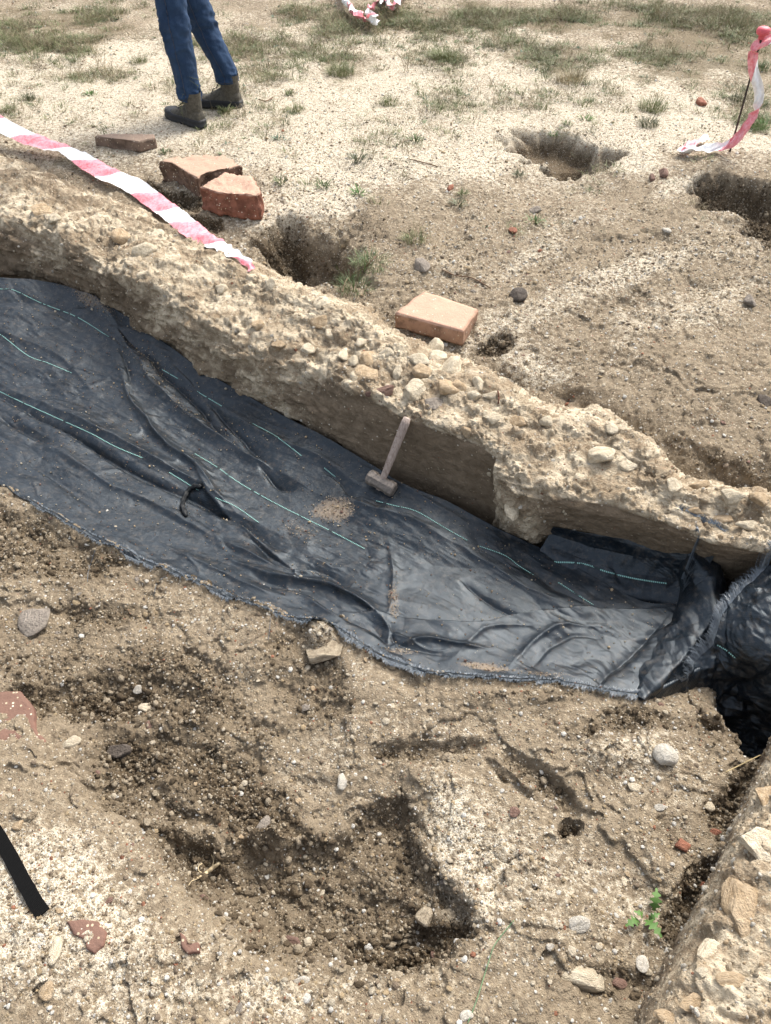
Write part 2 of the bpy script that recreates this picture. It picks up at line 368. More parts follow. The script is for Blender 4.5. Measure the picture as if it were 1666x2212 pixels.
mounds = [(800,1850,100,60,20,.028),(600,1800,60,40,0,.035),(690,1385,48,45,0,.045),(820,1480,90,60,0,.015),(540,1430,160,45,10,.02),(380,1560,90,40,0,.02),(470,1600,140,50,10,.015),(590,1800,60,45,0,.03),(1000,1750,110,90,30,.03),
 (1090,1500,130,30,0,.015),(1330,1640,90,60,20,.02),(900,1700,90,50,40,.02),(640,1960,80,50,0,.012),(1200,2000,190,90,0,.012),(1330,620,250,60,-25,.012),(1500,700,180,50,-25,.012),
 (1250,870,200,34,28,.0),(700,480,90,30,-10,.012),(1380,330,60,22,0,.02),(1440,1900,70,40,20,.015),(940,1880,24,100,-18,.02)]
# colour of the ground: pale grit and damp earth patches, with darker strips beside tape, sheet and near wall (px, py, rx, ry, rot, amount)
pale_p = [(120,2000,330,260,15,.30),(520,2200,260,90,0,.22),(1000,1900,110,220,-20,.08),(700,180,900,200,0,.55),(1100,250,600,90,0,.35),(700,330,220,110,0,.3),(1000,330,220,70,0,.25),(650,430,160,50,-5,.45),(1350,320,130,60,30,.3),(1000,620,60,130,-40,.1),
 (1280,620,330,50,-25,.22),(1480,680,220,60,-22,.22),(1130,790,150,50,25,.2),(1300,470,200,30,-15,.15),(1500,560,250,40,-10,.15),(1150,560,110,22,-35,.2),(1450,400,90,22,-20,.3),
 (1000,1850,80,260,-20,.45),(1100,1800,260,90,30,.35),(1300,2000,300,160,0,.25),(200,2080,420,170,10,.42),(100,1900,170,130,20,.35),(900,1560,240,50,10,.25),(1400,1650,220,80,20,.25),
 (700,1620,110,90,-20,.3),(400,1780,100,30,30,.15),(470,1440,110,30,0,.2),(690,1385,40,40,0,.5),(1050,2150,200,80,0,.2),(640,2150,200,60,0,.35),(530,1340,300,50,12,.16),(1560,300,200,40,0,.3),(820,1460,60,60,0,.3)]
damp_p = [(300,1590,360,220,12,.34),(520,1740,320,120,20,.26),(620,1330,640,45,17,.3),(330,1420,330,90,12,.2),(120,1250,260,90,10,.2),(1560,1800,70,150,30,.3),(1150,700,260,40,-20,.10),(1450,960,230,40,22,.28),(1640,900,120,90,0,.2),(900,680,90,70,0,.35),(600,500,70,30,0,.45),(850,500,120,60,10,.3),(1250,520,230,50,-10,.25),
 (60,1400,180,120,0,.4),(400,1450,260,70,0,.25),(620,1750,320,60,20,.2),(500,1600,420,110,10,.22),(1300,1560,200,40,0,.25),(1560,1600,90,60,30,.4),(40,350,260,25,20,.4),(700,1330,500,25,18,.45),(1150,1500,260,22,0,.4),
 (1060,2020,60,70,0,.2),(1640,640,60,30,0,.3),(1400,740,200,30,20,.12),(1620,1010,200,50,20,.2)]
litter_p = [(100,60,260,60,0,.45),(560,90,190,60,0,.35),(900,40,300,40,0,.4),(760,150,110,40,0,.4),(1100,120,200,50,0,.3),(1350,130,260,60,0,.4),(1600,80,200,110,0,.45),(1300,40,500,40,0,.5),(1000,220,250,30,0,.2),
 (300,180,200,40,0,.3),(200,260,200,25,0,.25),(700,390,60,30,0,.2),(870,520,90,30,0,.25),(1350,220,120,30,0,.3),(1640,260,80,30,0,.3)]
cracks = [  # polylines of px: width, depth, raised lip on the far side
 ([(1045,795),(1110,822),(1180,850),(1250,870),(1310,900),(1370,925)],.02,.022,.02),([(1500,960),(1560,1010),(1610,1045),(1700,1085)],.02,.02,.02),
 ([(1180,760),(1230,768),(1300,765)],.012,.012,.006),([(1500,780),(1560,795),(1620,815)],.012,.012,.006),([(920,590),(980,600),(1040,615)],.014,.018,.004),
 ([(860,1738),(905,1790),(930,1850),(990,1890),(1035,1950),(1050,2010)],.012,.02,.02),([(1075,1655),(1130,1700),(1190,1745)],.012,.025,.012),([(700,1760),(760,1730),(800,1760)],.01,.012,.0),
 ([(300,1570),(350,1600),(430,1625),(470,1640)],.010,.014,.008),([(130,1655),(220,1730),(300,1795),(350,1830)],.012,.012,.008),([(440,1950),(500,1990),(570,2060),(650,2085)],.014,.02,.01),
 ([(700,2000),(690,2060),(680,2110),(660,2150)],.008,.02,.0),([(1010,2080),(960,2110),(900,2125),(860,2160)],.008,.02,.0),([(590,1590),(600,1560),(610,1535)],.007,.016,0),
 ([(870,1600),(900,1580),(960,1575)],.007,.015,.004),([(640,1650),(700,1665),(740,1690)],.008,.016,.006),([(1070,1770),(1100,1790),(1120,1812)],.006,.012,0),([(1140,2010),(1200,2040),(1250,2035)],.006,.01,0),
 ([(180,1735),(260,1770),(330,1760),(380,1790)],.007,.010,0),([(500,1620),(560,1640),(600,1700)],.006,.009,0),([(820,1690),(850,1655),(930,1640),(1000,1650)],.008,.014,.004),([(1400,2040),(1470,2060),(1520,2010)],.010,.03,.01),([(330,1480),(380,1465),(430,1480)],.007,.012,.004)]
E_pits = [(ell(*p[:5]), *p[5:]) for p in pits]; E_m = [(ell(*p[:5]), p[5]) for p in mounds]
E_pale, E_damp, E_lit = [[(ell(*p[:5]), p[5]) for p in L] for L in (pale_p, damp_p, litter_p)]
top_px = [(-420,590),(-150,598),(0,603),(85,607),(170,628),(290,692),(360,745),(440,802),(560,866),(700,945),(800,1003),(870,1048),(960,1082),(1070,1142),(1180,1194),(1290,1252),(1395,1300),(1482,1296)]
bot_px = [(-420,900),(-150,990),(0,1052),(60,1090),(120,1125),(250,1192),(320,1222),(400,1252),(520,1308),(640,1345),(715,1358),(760,1388),(850,1437),(950,1470),(1090,1476),(1220,1482),(1310,1498),(1376,1508)]
ztop = [-.16,-.16,-.16,-.17,-.18,-.21,-.23,-.25,-.27,-.28,-.28,-.28,-.29,-.32,-.36,-.36,-.35,-.33]
# ground pressed smooth under the sheet
_bw = [P0(*p)[:2] for p in bot_px]; _tw = [W(p[0], p[1], q)[:2] for p, q in zip(top_px, ztop)]
_poly = np.array(_tw + _bw[::-1])
def inside(x, y, P):
    r = np.zeros(x.shape, bool); n = len(P)
    for i in range(n):
        (x1, y1), (x2, y2) = P[i], P[(i+1) % n]
        if y1 == y2: continue
        c = ((y1 > y) != (y2 > y)) & (x < (x2-x1)*(y-y1)/(y2-y1)+x1); r ^= c
    return r
def under_sheet(x, y):
    r = np.zeros(x.shape); m = (x > _poly[:, 0].min()) & (x < _poly[:, 0].max()) & (y > _poly[:, 1].min()) & (y < _poly[:, 1].max())
    xs, ys = x[m], y[m]; ins = inside(xs, ys, _poly); d = polydist(xs, ys, _bw)[0]
    r[m] = np.where(ins, sm(0, .05, d), 0); return r
def ground_fn(x, y, fine=True):
    inner = (np.abs(x) < 5.9) & (y < 9.9) & (y > -1.45)
    xi, yi = x, y
    z = np.where(inner, h0(x, y), 0)
    far = sm(7.5, 9.9, np.maximum(y, np.abs(x)*1.6)); z = z*(1-far)
    pale, damp, lit = np.full(x.shape, .22), np.zeros(x.shape), np.zeros(x.shape)
    wx = x + .05*fbm(x, y, x*0, 4.5, 4, 40); wy = y + .05*fbm(x, y, x*0, 4.5, 4, 50)
    soft = sm(3.2, 2.6, y)
    for k, (e, dep, sh, dm) in enumerate(E_pits):
        r = ellr(wx, wy, e, .42, 9, 60+k)
        z = z - dep*(1-sm(1-.75*sh-.2, 1.08, r)); damp = np.maximum(damp, dm*(1-sm(.72-.34*soft, 1.12+.22*soft, r)))
    for k, (e, h) in enumerate(E_m):
        r = ellr(wx, wy, e, .3, 12, 100+k); z = z + h*(1-sm(.2, 1.1, r))
    for e, a in E_pale: pale = pale + a*(1-sm(.4, 1.15, ellr(wx, wy, e, .3, 6, 3)))
    for e, a in E_damp: damp = damp + a*(1-sm(.4, 1.15, ellr(wx, wy, e, .3, 8, 4)))
    for e, a in E_lit: lit = lit + a*(1-sm(.4, 1.2, ellr(wx, wy, e, .3, 4, 5)))
    for pts, dep, ew, dm in hollows:
        qa = np.array([P0(*p)[:2] for p in pts]); m = (x > qa[:, 0].min()-.2) & (x < qa[:, 0].max()+.2) & (y > qa[:, 1].min()-.2) & (y < qa[:, 1].max()+.2)
        xs, ys = wx[m], wy[m]; jx = .03*fbm(xs, ys, xs*0, 9, 4, 170, .6); ins = inside(xs+jx, ys-jx, qa); d = polydist(xs+jx, ys-jx, np.vstack([qa, qa[:1]]))[0]*np.where(ins, 1, -1)
        z[m] -= dep*sm(-ew*.25, ew, d)
        if dep < 0: damp[m] *= 1-.8*sm(-ew*.3, ew*.7, d); continue
        damp[m] = np.maximum(damp[m], dm*sm(-ew*1.2, ew*.6, d))
    for pts, w, dp, lip in cracks:
        q = [P0(*p)[:2] for p in pts]; qa = np.array(q); g_ = .22
        m = (x > qa[:, 0].min()-g_) & (x < qa[:, 0].max()+g_) & (y > qa[:, 1].min()-g_) & (y < qa[:, 1].max()+g_)
        xs, ys = wx[m], wy[m]; jit_ = fbm(xs, ys, xs*0, 22, 3, 77)
        d, s, t = polydist(xs+.012*jit_, ys-.012*jit_, q); env = np.sin(np.pi*np.clip(t, .02, .98))**.4*np.clip(.75+.9*jit_, .1, 1.4)
        z[m] += -env*dp*np.exp(-(d/w)**2) + env*lip*.8*np.where(s > 0, np.exp(-(d/(w*3.5))**1.3), 0)
    near = 1-sm(3.2, 5.0, y)
    z = z + .016*fbm(x, y, x*0, 3.5, 3, 1) + (.007*near+.004)*fbm(x, y, x*0, 14, 3, 2) + .02*sm(3.8, 5, y)*fbm(x, y, x*0, 2.2, 3, 12)
    rough = np.clip(damp, 0, 1)
    n = fbm(x, y, x*0, 45, 3, 3, .6)
    z = z + (.0042 + .006*rough)*n*(.4+.6*near)
    us = under_sheet(x, y); zbase = np.where(inner, h0(x, y), 0)*(1-far)
    cn = np.abs(fbm(wx, wy, x*0, 3.2, 4, 25, .55)); gate = sm(0, .3, fbm(x, y, x*0, 2.1, 2, 26)+.05)*near
    z = z - .009*gate*np.exp(-(cn/.014)**2)
    cl_ = fbm(x, y, x*0, 24, 3, 27, .6); z = z + near*.008*sm(.12, .45, cl_)*sm(-.1, .25, fbm(x, y, x*0, 3, 2, 28))
    d1, d2, v = voro(wx, wy, 42, 8); z = z + near*(.003+.012*rough)*(v-.35)*sm(0, .25, d2-d1)
    d1, d2, v = voro(x, y, 95, 9); z = z + near*(.0024+.005*rough)*(v-.3)*sm(0, .3, d2-d1)
    z = z*(1-us) + (zbase-.022)*us
    # rain-washed hard crusts: small steps
    cz = fbm(x, y, x*0, 5, 4, 21); z = z + (1-us)*(.010*near*sm(.0, .035, cz) + .006*near*sm(.2, .225, cz))
    lit = np.where(y > 9, .4+.3*fbm(x, y, x*0, .6, 3, 5), lit) ; pale = np.where(y > 9, .6, pale)
    pale = pale*np.where(y < 2.4, .5, 1) + .25*fbm(x, y, x*0, 3, 5, 31, .6) + .12*sm(3.6, 4.4, y); damp = damp*(1-.1*soft) + np.where(y < 2.5, .02+.20*fbm(x, y, x*0, 4, 5, 33, .6), .12*fbm(x, y, x*0, 4, 5, 33, .6)-.05)*near
    lit = lit + (.42*sm(3.3, 5.0, y)+.25*sm(5, 7, y))*(fbm(x, y, x*0, 2.8, 5, 35, .62)+.36)
    return z, np.clip(pale, 0, 1), np.clip(damp, 0, 1.2), np.clip(lit, 0, 1)

def normals(S):
    du = np.gradient(S, axis=0); dv = np.gradient(S, axis=1); n = np.cross(du, dv)
    n /= np.linalg.norm(n, axis=-1, keepdims=True)+1e-12
    return n
def axis_y():
    ys, y = [], .12
    while y < 8.6:
        ys.append(y); y += .0026*(1+.55*y*y/2.56+.0*y)*1.0
    a = np.array(ys)
    return np.r_[[-40, -20, -10, -5, -3, -2, -1.4, -.9, -.6, -.4, -.25, -.12, -.02, .05], a, 8.9, 9.4, 10, 11, 12.5, 15, 18, 23, 30, 40, 60, 90]
AY = axis_y()
NU = 700
u = np.linspace(-1, 1, NU)
UX = np.r_[[-60, -30, -14, -7, -4, -2.6, -1.9, -1.5, -1.25, -1.1], u, [1.1, 1.25, 1.5, 1.9, 2.6, 4, 7, 14, 30, 60]]
wy_ = .38*(np.clip(AY, -.1, 9)+1.66)+.06
X = UX[None, :]*wy_[:, None]; Y = np.repeat(AY[:, None], len(UX), 1)
gz, g_pale, g_damp, g_lit = ground_fn(X, Y)
G_ = np.stack([X, Y, gz], -1); gn_ = normals(G_); gn_ *= np.sign(gn_[..., 2:3]); sl_ = sm(.06, .45, 1-gn_[..., 2])*((Y > .2) & (Y < 8) & (np.abs(X) < 5))
m_ = sl_ > .02; a_, b_, c_ = X[m_], Y[m_], gz[m_]
off = np.zeros(X.shape); off[m_] = sl_[m_]*(.016*fbm(a_, b_, c_, 26, 4, 190, .6) + .010*fbm(a_, b_, c_, 11, 2, 194))
G_ = G_ + gn_*off[..., None]
gv = G_.reshape(-1, 3)
gf = grid_faces(len(AY), len(UX))
ground = link_mesh('ground', gv, gf, M_ground, attrs=dict(pale=g_pale, damp=g_damp, litter=g_lit))
tag(ground, kind='structure')
print('ground', X.shape)

# ---------------------------------------------------------------- spline surfaces from control nets
def catmull(P, n):                            # P: (k, ...) -> (n, ...)
    k = len(P); t = np.linspace(0, k-1, n); i = np.minimum(t.astype(int), k-2); f = (t-i).reshape((-1,)+(1,)*(P.ndim-1))
    p0, p1, p2, p3 = P[np.maximum(i-1, 0)], P[i], P[i+1], P[np.minimum(i+2, k-1)]
    return .5*((2*p1)+(-p0+p2)*f+(2*p0-5*p1+4*p2-p3)*f*f+(-p0+3*p1-3*p2+p3)*f**3)
def lerp_net(P, n):
    k = len(P); t = np.linspace(0, k-1, n); i = np.minimum(t.astype(int), k-2); f = (t-i).reshape((-1,)+(1,)*(P.ndim-1)); return P[i]*(1-f)+P[i+1]*f
def net(rows, nu, nv, lin=0):                        # rows: list of rows of (px,py,z); result (nu, nv, 3), nu along a row
    A = np.array([[W(*p) for p in r] for r in rows])     # (rows, cols, 3)
    A = catmull(A, nv)*(1-lin) + lerp_net(A, nv)*lin    # across
    A = np.swapaxes(A, 0, 1); return catmull(A, nu)*(1-lin) + lerp_net(A, nu)*lin  # (nu, nv, 3)
def bvh_of(S_list):
    vs, fs, o = [], [], 0
    for S in S_list:
        if isinstance(S, tuple): v, f = S
        else: v = S.reshape(-1, 3); f = grid_faces(*S.shape[:2])
        vs.append(v); fs.append(f+o); o += len(v)
    return BVHTree.FromPolygons(np.concatenate(vs).tolist(), np.concatenate(fs).tolist())

# ruined wall across the picture: each station back base, back top, middle, front edge, face, foot
stations = [
 [(-700,140,-.1),(-700,160,.0),(-700,260,.02),(-700,360,-.0),(-700,430,-.12),(-700,540,-.34)],
 [(-330,232,-.1),(-330,240,0),(-330,310,.02),(-330,420,-.01),(-330,500,-.12),(-330,600,-.34)],
 [(0,330,-.06),(0,338,.0),(0,395,.025),(0,474,-.01),(0,545,-.13),(0,640,-.35)],
 [(120,380,-.08),(115,392,.0),(110,440,.03),(100,505,-.01),(100,575,-.14),(105,650,-.36)],
 [(225,432,-.09),(222,440,.0),(218,485,.03),(212,560,-.01),(215,625,-.14),(215,700,-.37)],
 [(330,470,-.1),(325,480,.0),(310,520,.03),(290,600,-.01),(290,665,-.16),(290,760,-.38)],
 [(450,522,-.12),(442,530,.0),(425,575,.01),(385,650,-.03),(375,720,-.18),(370,820,-.39)],
 [(570,585,-.16),(560,590,.01),(535,640,.0),(500,740,-.07),(490,800,-.2),(490,880,-.4)],
 [(650,618,-.18),(640,625,.02),(625,670,-.01),(600,770,-.08),(590,850,-.22),(585,930,-.42)],
 [(770,655,-.16),(755,664,.015),(730,720,-.01),(700,810,-.09),(690,905,-.24),(690,990,-.43)],
 [(850,700,-.16),(832,715,.005),(815,780,-.02),(800,865,-.07),(795,955,-.22),(800,1060,-.44)],
 [(930,760,-.17),(915,768,-.0),(905,830,-.015),(895,905,-.06),(900,985,-.21),(905,1100,-.45)],
 [(1040,790,-.18),(1028,800,-.005),(1000,870,-.02),(985,935,-.06),(985,1020,-.21),(985,1130,-.46)],
 [(1135,858,-.2),(1125,868,-.02),(1095,920,-.03),(1078,985,-.07),(1074,1065,-.22),(1070,1170,-.47)],
 [(1205,880,-.22),(1195,890,-.03),(1175,950,-.04),(1140,1040,-.09),(1125,1105,-.2),(1120,1200,-.48)],
 [(1305,885,-.24),(1295,895,-.03),(1270,970,-.05),(1230,1075,-.1),(1225,1120,-.19),(1220,1215,-.5)],
 [(1420,965,-.25),(1408,975,-.04),(1380,1030,-.06),(1345,1105,-.1),(1345,1150,-.2),(1345,1240,-.52)],
 [(1480,1030,-.27),(1470,1040,-.05),(1450,1080,-.07),(1430,1130,-.11),(1435,1180,-.22),(1440,1270,-.54)],
 [(1590,1052,-.27),(1580,1062,-.05),(1570,1110,-.07),(1555,1175,-.11),(1560,1215,-.22),(1570,1320,-.55)],
 [(1700,1070,-.28),(1690,1080,-.05),(1685,1135,-.06),(1680,1195,-.1),(1690,1240,-.22),(1700,1350,-.56)],
 [(2000,1150,-.28),(1990,1160,-.05),(1985,1220,-.06),(1980,1290,-.1),(1990,1340,-.22),(2000,1450,-.56)],
 [(2500,1290,-.28),(2490,1300,-.05),(2485,1370,-.06),(2480,1450,-.1),(2490,1500,-.22),(2500,1600,-.56)]]
NW, NWV = 1100, 190
S = net([[st[k] for st in stations] for k in range(6)], NW, NWV)
nrm = normals(S); nrm *= np.sign(nrm[..., 2:3].mean())
vv = np.linspace(0, 1, NWV)[None, :]*np.ones((NW, 1))
x, y, z = S[..., 0], S[..., 1], S[..., 2]
sta = np.linspace(0, len(stations)-1, NW)[:, None]*np.ones((1, NWV))
# the cut, smoothed soil face between two stations
cut = sm(8.2, 10.2, sta)*(1-sm(12.9, 13.02, sta)) + .85*sm(14.2, 15.3, sta)
below = sm(.58, .63, vv + .05*fbm(x, y, z*0, 6, 3, 70))
smoothcut = cut*below
facem = .42*(1-sm(5.5, 7.5, sta))*(1-sm(.3, .5, vv)) + np.clip(np.where(sta < 5.5, .62, np.where(sta < 10.3, .42, .35)), 0, 1)*sm(.55, .72, vv + .06*fbm(x, y, z, 4, 3, 71)) + smoothcut
xl = (x*math.cos(R(33))-y*math.sin(R(33)))*.45; yl = x*math.sin(R(33))+y*math.cos(R(33))
d = .026*fbm(x, y, z, 5, 3, 72) + .018*fbm(xl, yl, z*1.4, 11, 5, 73, .55) + .006*fbm(x, y, z, 30, 4, 75, .6, True) + .003*fbm(x, y, z, 75, 2, 74, .6)
d = d + .011*sm(.05, .14, fbm(x, y, z, 16, 4, 79, .6))*(1-.8*below) - .009*sm(.15, .3, fbm(x, y, z, 12, 4, 80, .6))
d1, d2, v = voro(x+.02*fbm(x, y, z, 20, 2, 75), y+z*.7, 21, 76)
lump = sm(0, .18, d2-d1)*(v-.4)*.009
topm = sm(.1, .2, vv)*(1-sm(.62, .75, vv))
d = d + lump*topm
lay = fbm(x*.8+y*.3, y*.6, z*2.4, 12, 4, 77, .55, True)                      # broken layers along the face
d = d + .016*lay*sm(.5, .66, vv) + .014*sm(-.05, .05, fbm(xl*1.2, yl*.8, z*1.8, 13, 4, 78, .58))*sm(.45, .6, vv)
d = d*(1-.93*smoothcut) - .004*smoothcut + .004*fbm(x, y, z, 24, 4, 78, .6)
S = S + nrm*d[..., None]
wall = empty('ruined_wall', W(900, 900, -.3))
tag(wall, 'long crumbling wall of pale mortar and rubble crossing the site diagonally above the black sheet', 'wall')
Wm = Matrix.Translation(-Vector(wall.location))
def child_of(o, p):                           # parent but keep world placement
    o.parent = p; o.matrix_parent_inverse = Matrix.Translation(-Vector(p.location)); return o
core = link_mesh('mortar_core', S.reshape(-1, 3), grid_faces(NW, NWV), M_mortar, attrs=dict(face=np.clip(facem, 0, 1), warm=v))
child_of(core, wall)
S_wall = S

# second wall, close by at the right
st2 = [
 [(1860,1250,-.5),(1870,1245,-.3),(1960,1280,-.18),(2300,1350,-.12)],
 [(1740,1440,-.6),(1752,1435,-.28),(1850,1490,-.15),(2200,1560,-.1)],
 [(1652,1625,-.55),(1668,1625,-.22),(1755,1690,-.12),(2100,1750,-.06)],
 [(1572,1795,-.42),(1598,1790,-.19),(1690,1850,-.09),(2050,1900,-.03)],
 [(1480,1990,-.4),(1512,1990,-.18),(1620,2040,-.08),(2000,2090,-.02)],
 [(1370,2200,-.38),(1405,2205,-.18),(1530,2240,-.08),(1950,2300,-.02)],
 [(1250,2450,-.38),(1290,2460,-.18),(1430,2480,-.08),(1900,2560,-.02)]]
S2 = net([[s[k] for s in st2] for k in range(4)], 420, 260)
n2 = normals(S2); n2 *= np.sign(n2[..., 2:3].mean())
x, y, z = S2[..., 0], S2[..., 1], S2[..., 2]; v2 = np.linspace(0, 1, 260)[None, :]*np.ones((420, 1))
d = .022*fbm(x, y, z, 6, 3, 82) + .006*fbm(x, y, z, 18, 3, 83, .6) + .004*fbm(x, y, z, 70, 3, 84)
d = d + .016*fbm(x, y, z, 24, 4, 88, .6) + .012*sm(.04, .1, fbm(x, y, z, 13, 4, 89, .6))
d1, d2, v = voro(x+.03*fbm(x, y, z, 14, 3, 85), y+.03*fbm(x, y, z, 14, 3, 95), 10, 86); lump = sm(0, .3, d2-d1)*(v-.3)*.012
d = d + lump*sm(.36, .5, v2)
S2 = S2 + n2*(d*(.35+.65*sm(.3, .5, v2)))[..., None]
wall2 = empty('ruined_wall', W(1650, 2000, -.2))
tag(wall2, 'near wall stub of mortar with large pale stones at the lower right edge', 'wall')
core2 = link_mesh('mortar_core', S2.reshape(-1, 3), grid_faces(420, 260), M_mortar, attrs=dict(face=.38*(1-sm(.2, .4, v2))+.30*fbm(x, y, z, 5, 4, 87)+.22, warm=v)); child_of(core2, wall2)

BG = bvh_of([(gv, gf), S_wall, S2])
def down(bv, x, y, z0=1.0):
    h = bv.ray_cast(Vector((x, y, z0)), Vector((0, 0, -1))); return h[0].z if h[0] else -9
# ---------------------------------------------------------------- black sheets
T = np.array([W(p[0], p[1], q) for p, q in zip(top_px, ztop)]); B = np.array([P0(*p)+np.array([0, 0, .012]) for p in bot_px])
NS, NV = 620, 250
T, B = catmull(T, NS), catmull(B, NS)
v = np.linspace(0, 1, NV)[None, :, None]
S1 = T[:, None]*(1-v) + B[:, None]*v
sag = np.array([.09,.09,.09,.09,.09,.10,.10,.10,.09,.08,.075,.07,.065,.06,.05,.03,.02,.01]); sag = catmull(sag[:, None], NS)
vz = v[..., 0]
S1[..., 2] -= sag*np.sin(np.pi*np.clip(vz, 0, 1))**.8
x, y = S1[..., 0], S1[..., 1]; zz = x*0
def PT(px, py): 
    return W(px, py, -.31)[:2]
# folds: points, height, width, kind (r ridge, g groove, s step with the far side low)
folds = [
 ([(170,640),(240,720),(300,800),(400,890),(520,960),(640,1030)],.020,.035,'r'),([(235,725),(330,800),(420,870),(480,930),(560,975)],-.022,.022,'r'),
 ([(250,790),(290,870),(360,950),(420,985),(470,1060)],.022,.03,'r'),([(260,760),(275,800),(285,830)],-.012,.012,'r'),
 ([(0,860),(120,915),(250,990),(340,1030),(440,1075),(540,1130),(600,1170)],-.030,.022,'r'),([(0,840),(130,890),(260,950),(400,1010),(520,1100)],.018,.04,'r'),
 ([(350,790),(450,870),(560,930),(680,990),(790,1060)],.014,.03,'r'),([(380,810),(470,890),(550,960),(600,1010)],-.020,.025,'r'),
 ([(420,985),(440,1040),(470,1080),(560,1160),(640,1215)],.016,.022,'r'),([(540,1150),(600,1200),(690,1225),(760,1260)],-.024,.03,'r'),
 ([(500,1200),(600,1240),(720,1270),(780,1300),(830,1360),(850,1400)],.026,.025,'r'),([(560,1250),(660,1280),(740,1330),(800,1370),(840,1410)],-.022,.022,'r'),
 ([(470,1150),(590,1210),(700,1240)],.014,.025,'r'),([(0,900),(60,930),(110,960)],-.02,.025,'r'),([(60,1000),(150,1060),(260,1120),(350,1150)],-.012,.03,'r'),
 ([(100,960),(220,1030),(360,1090),(480,1160)],.012,.04,'r'),([(840,1180),(850,1230),(845,1290),(830,1330)],.008,.016,'r'),
 ([(770,1300),(830,1350),(850,1395),(950,1420)],-.016,.016,'r'),([(850,1400),(920,1385),(980,1395),(1050,1400)],.014,.014,'r'),
 ([(980,1430),(1020,1380),(1060,1350),(1150,1345)],.006,.014,'r'),([(1100,1440),(1140,1390),(1200,1350),(1290,1345)],.008,.016,'r'),([(1150,1440),(1180,1400),(1240,1370),(1300,1370)],-.007,.016,'r'),
 ([(860,1330),(1000,1345),(1120,1320),(1250,1306),(1490,1297)],.045,.016,'s'),([(1000,1240),(1060,1280),(1120,1310)],-.010,.012,'r'),
 ([(880,1120),(1000,1180),(1120,1240),(1260,1300)],.008,.03,'r'),([(700,1060),(820,1100),(960,1150)],.008,.03,'r'),([(560,990),(600,1030),(640,1040)],-.018,.018,'r'),([(690,1010),(740,1040),(760,1070)],-.01,.016,'r'),
 ([(0,740),(80,760),(150,800),(200,850)],.010,.04,'r'),([(0,700),(100,700),(200,740)],-.01,.04,'r'),([(100,640),(200,690),(260,740)],.012,.03,'r'),([(1290,1490),(1330,1440),(1380,1390),(1440,1330)],-.014,.02,'r'),
 ([(620,900),(700,960),(800,1030),(900,1080),(1000,1130)],.010,.025,'r'),([(660,1290),(700,1320),(760,1345)],.010,.02,'r'),([(300,1150),(420,1200),(520,1250),(640,1300)],.012,.03,'r')]
wx = x + .018*fbm(x, y, zz, 5, 3, 200); wy = y + .018*fbm(x, y, zz, 5, 3, 210)
dz = zz.copy()
for pts, h, w, k in folds:
    q = catmull(np.array([PT(*p) for p in pts]), 5*len(pts)); dd, s, t = polydist(wx, wy, q); env = np.sin(np.pi*np.clip(t, .03, .97))**.6
    if k == 'r': dz += 1.5*env*h*np.exp(-(dd/w)**1.25)*np.where(s > 0, 1, np.exp(-(dd/w)*1.5))
    else: dz += env*h*np.where(s < 0, np.exp(-dd/.12), -.25*np.exp(-dd/.08))
ang = R(-33); al = x*math.cos(ang)+y*math.sin(ang); ac = -x*math.sin(ang)+y*math.cos(ang)
wr = fbm(al*.22+.03*fbm(x, y, zz, 4, 2, 5), ac+.02*fbm(x, y, zz, 3, 2, 7), zz, 11, 4, 220, .55, True); dz += .0065*wr*(.35+.65*sm(-.2, .4, fbm(x, y, zz, 3, 2, 241)))
v1_, v2_, _ = voro(al*.42+.06*fbm(x, y, zz, 5, 2, 13), ac+.05*fbm(x, y, zz, 5, 2, 14), 9, 260); dz += .0105*(v2_-v1_)*sm(-.25, .25, fbm(x, y, zz, 2.2, 2, 261)); v1_, v2_, _ = voro(al*.5+.03*fbm(x, y, zz, 9, 2, 15), ac+.03*fbm(x, y, zz, 9, 2, 16), 24, 262); dz += .0040*(v2_-v1_)*sm(-.1, .4, fbm(x, y, zz, 3.4, 2, 263)); cr1 = np.abs(fbm(al*.45+.08*fbm(x, y, zz, 5, 2, 6), ac, zz, 6.5, 3, 250, .5)); dz += .007*np.exp(-(cr1/.06))*sm(-.2, .3, fbm(x, y, zz, 2.5, 2, 251)) + .0028*fbm(al*.25, ac+.01*fbm(x, y, zz, 8, 2, 9), zz, 36, 2, 230, .5, True)*sm(-.3, .5, fbm(x, y, zz, 4, 2, 231)) + .02*fbm(al*.6, ac, zz, 3, 2, 240)
dz *= .35 + .65*np.sin(np.pi*np.clip(vz, .02, .98))**.35
S1[..., 2] += dz
edge = np.maximum(sm(.03, 0, vz), sm(.97, 1, vz))
gz1, *_ = ground_fn(S1[..., 0], S1[..., 1])
near_edge = vz > .16
S1[..., 2] = np.where(near_edge, np.maximum(S1[..., 2], gz1 + .006), S1[..., 2])
def dustmask(x, y, L, z=-.31):
    r = np.zeros(x.shape)
    for px, py, rx, ry, rot, a in L:
        c = W(px, py, z)[:2]; ca, sa = math.cos(R(rot)), math.sin(R(rot))
        A = np.linalg.inv(np.stack([W(px+rx*ca, py+rx*sa, z)[:2]-c, W(px-ry*sa, py+ry*ca, z)[:2]-c], 1))
        r = r + a*(1-sm(.2, 1.1, ellr(x, y, (c, A), .4, 14, 9)))
    return r
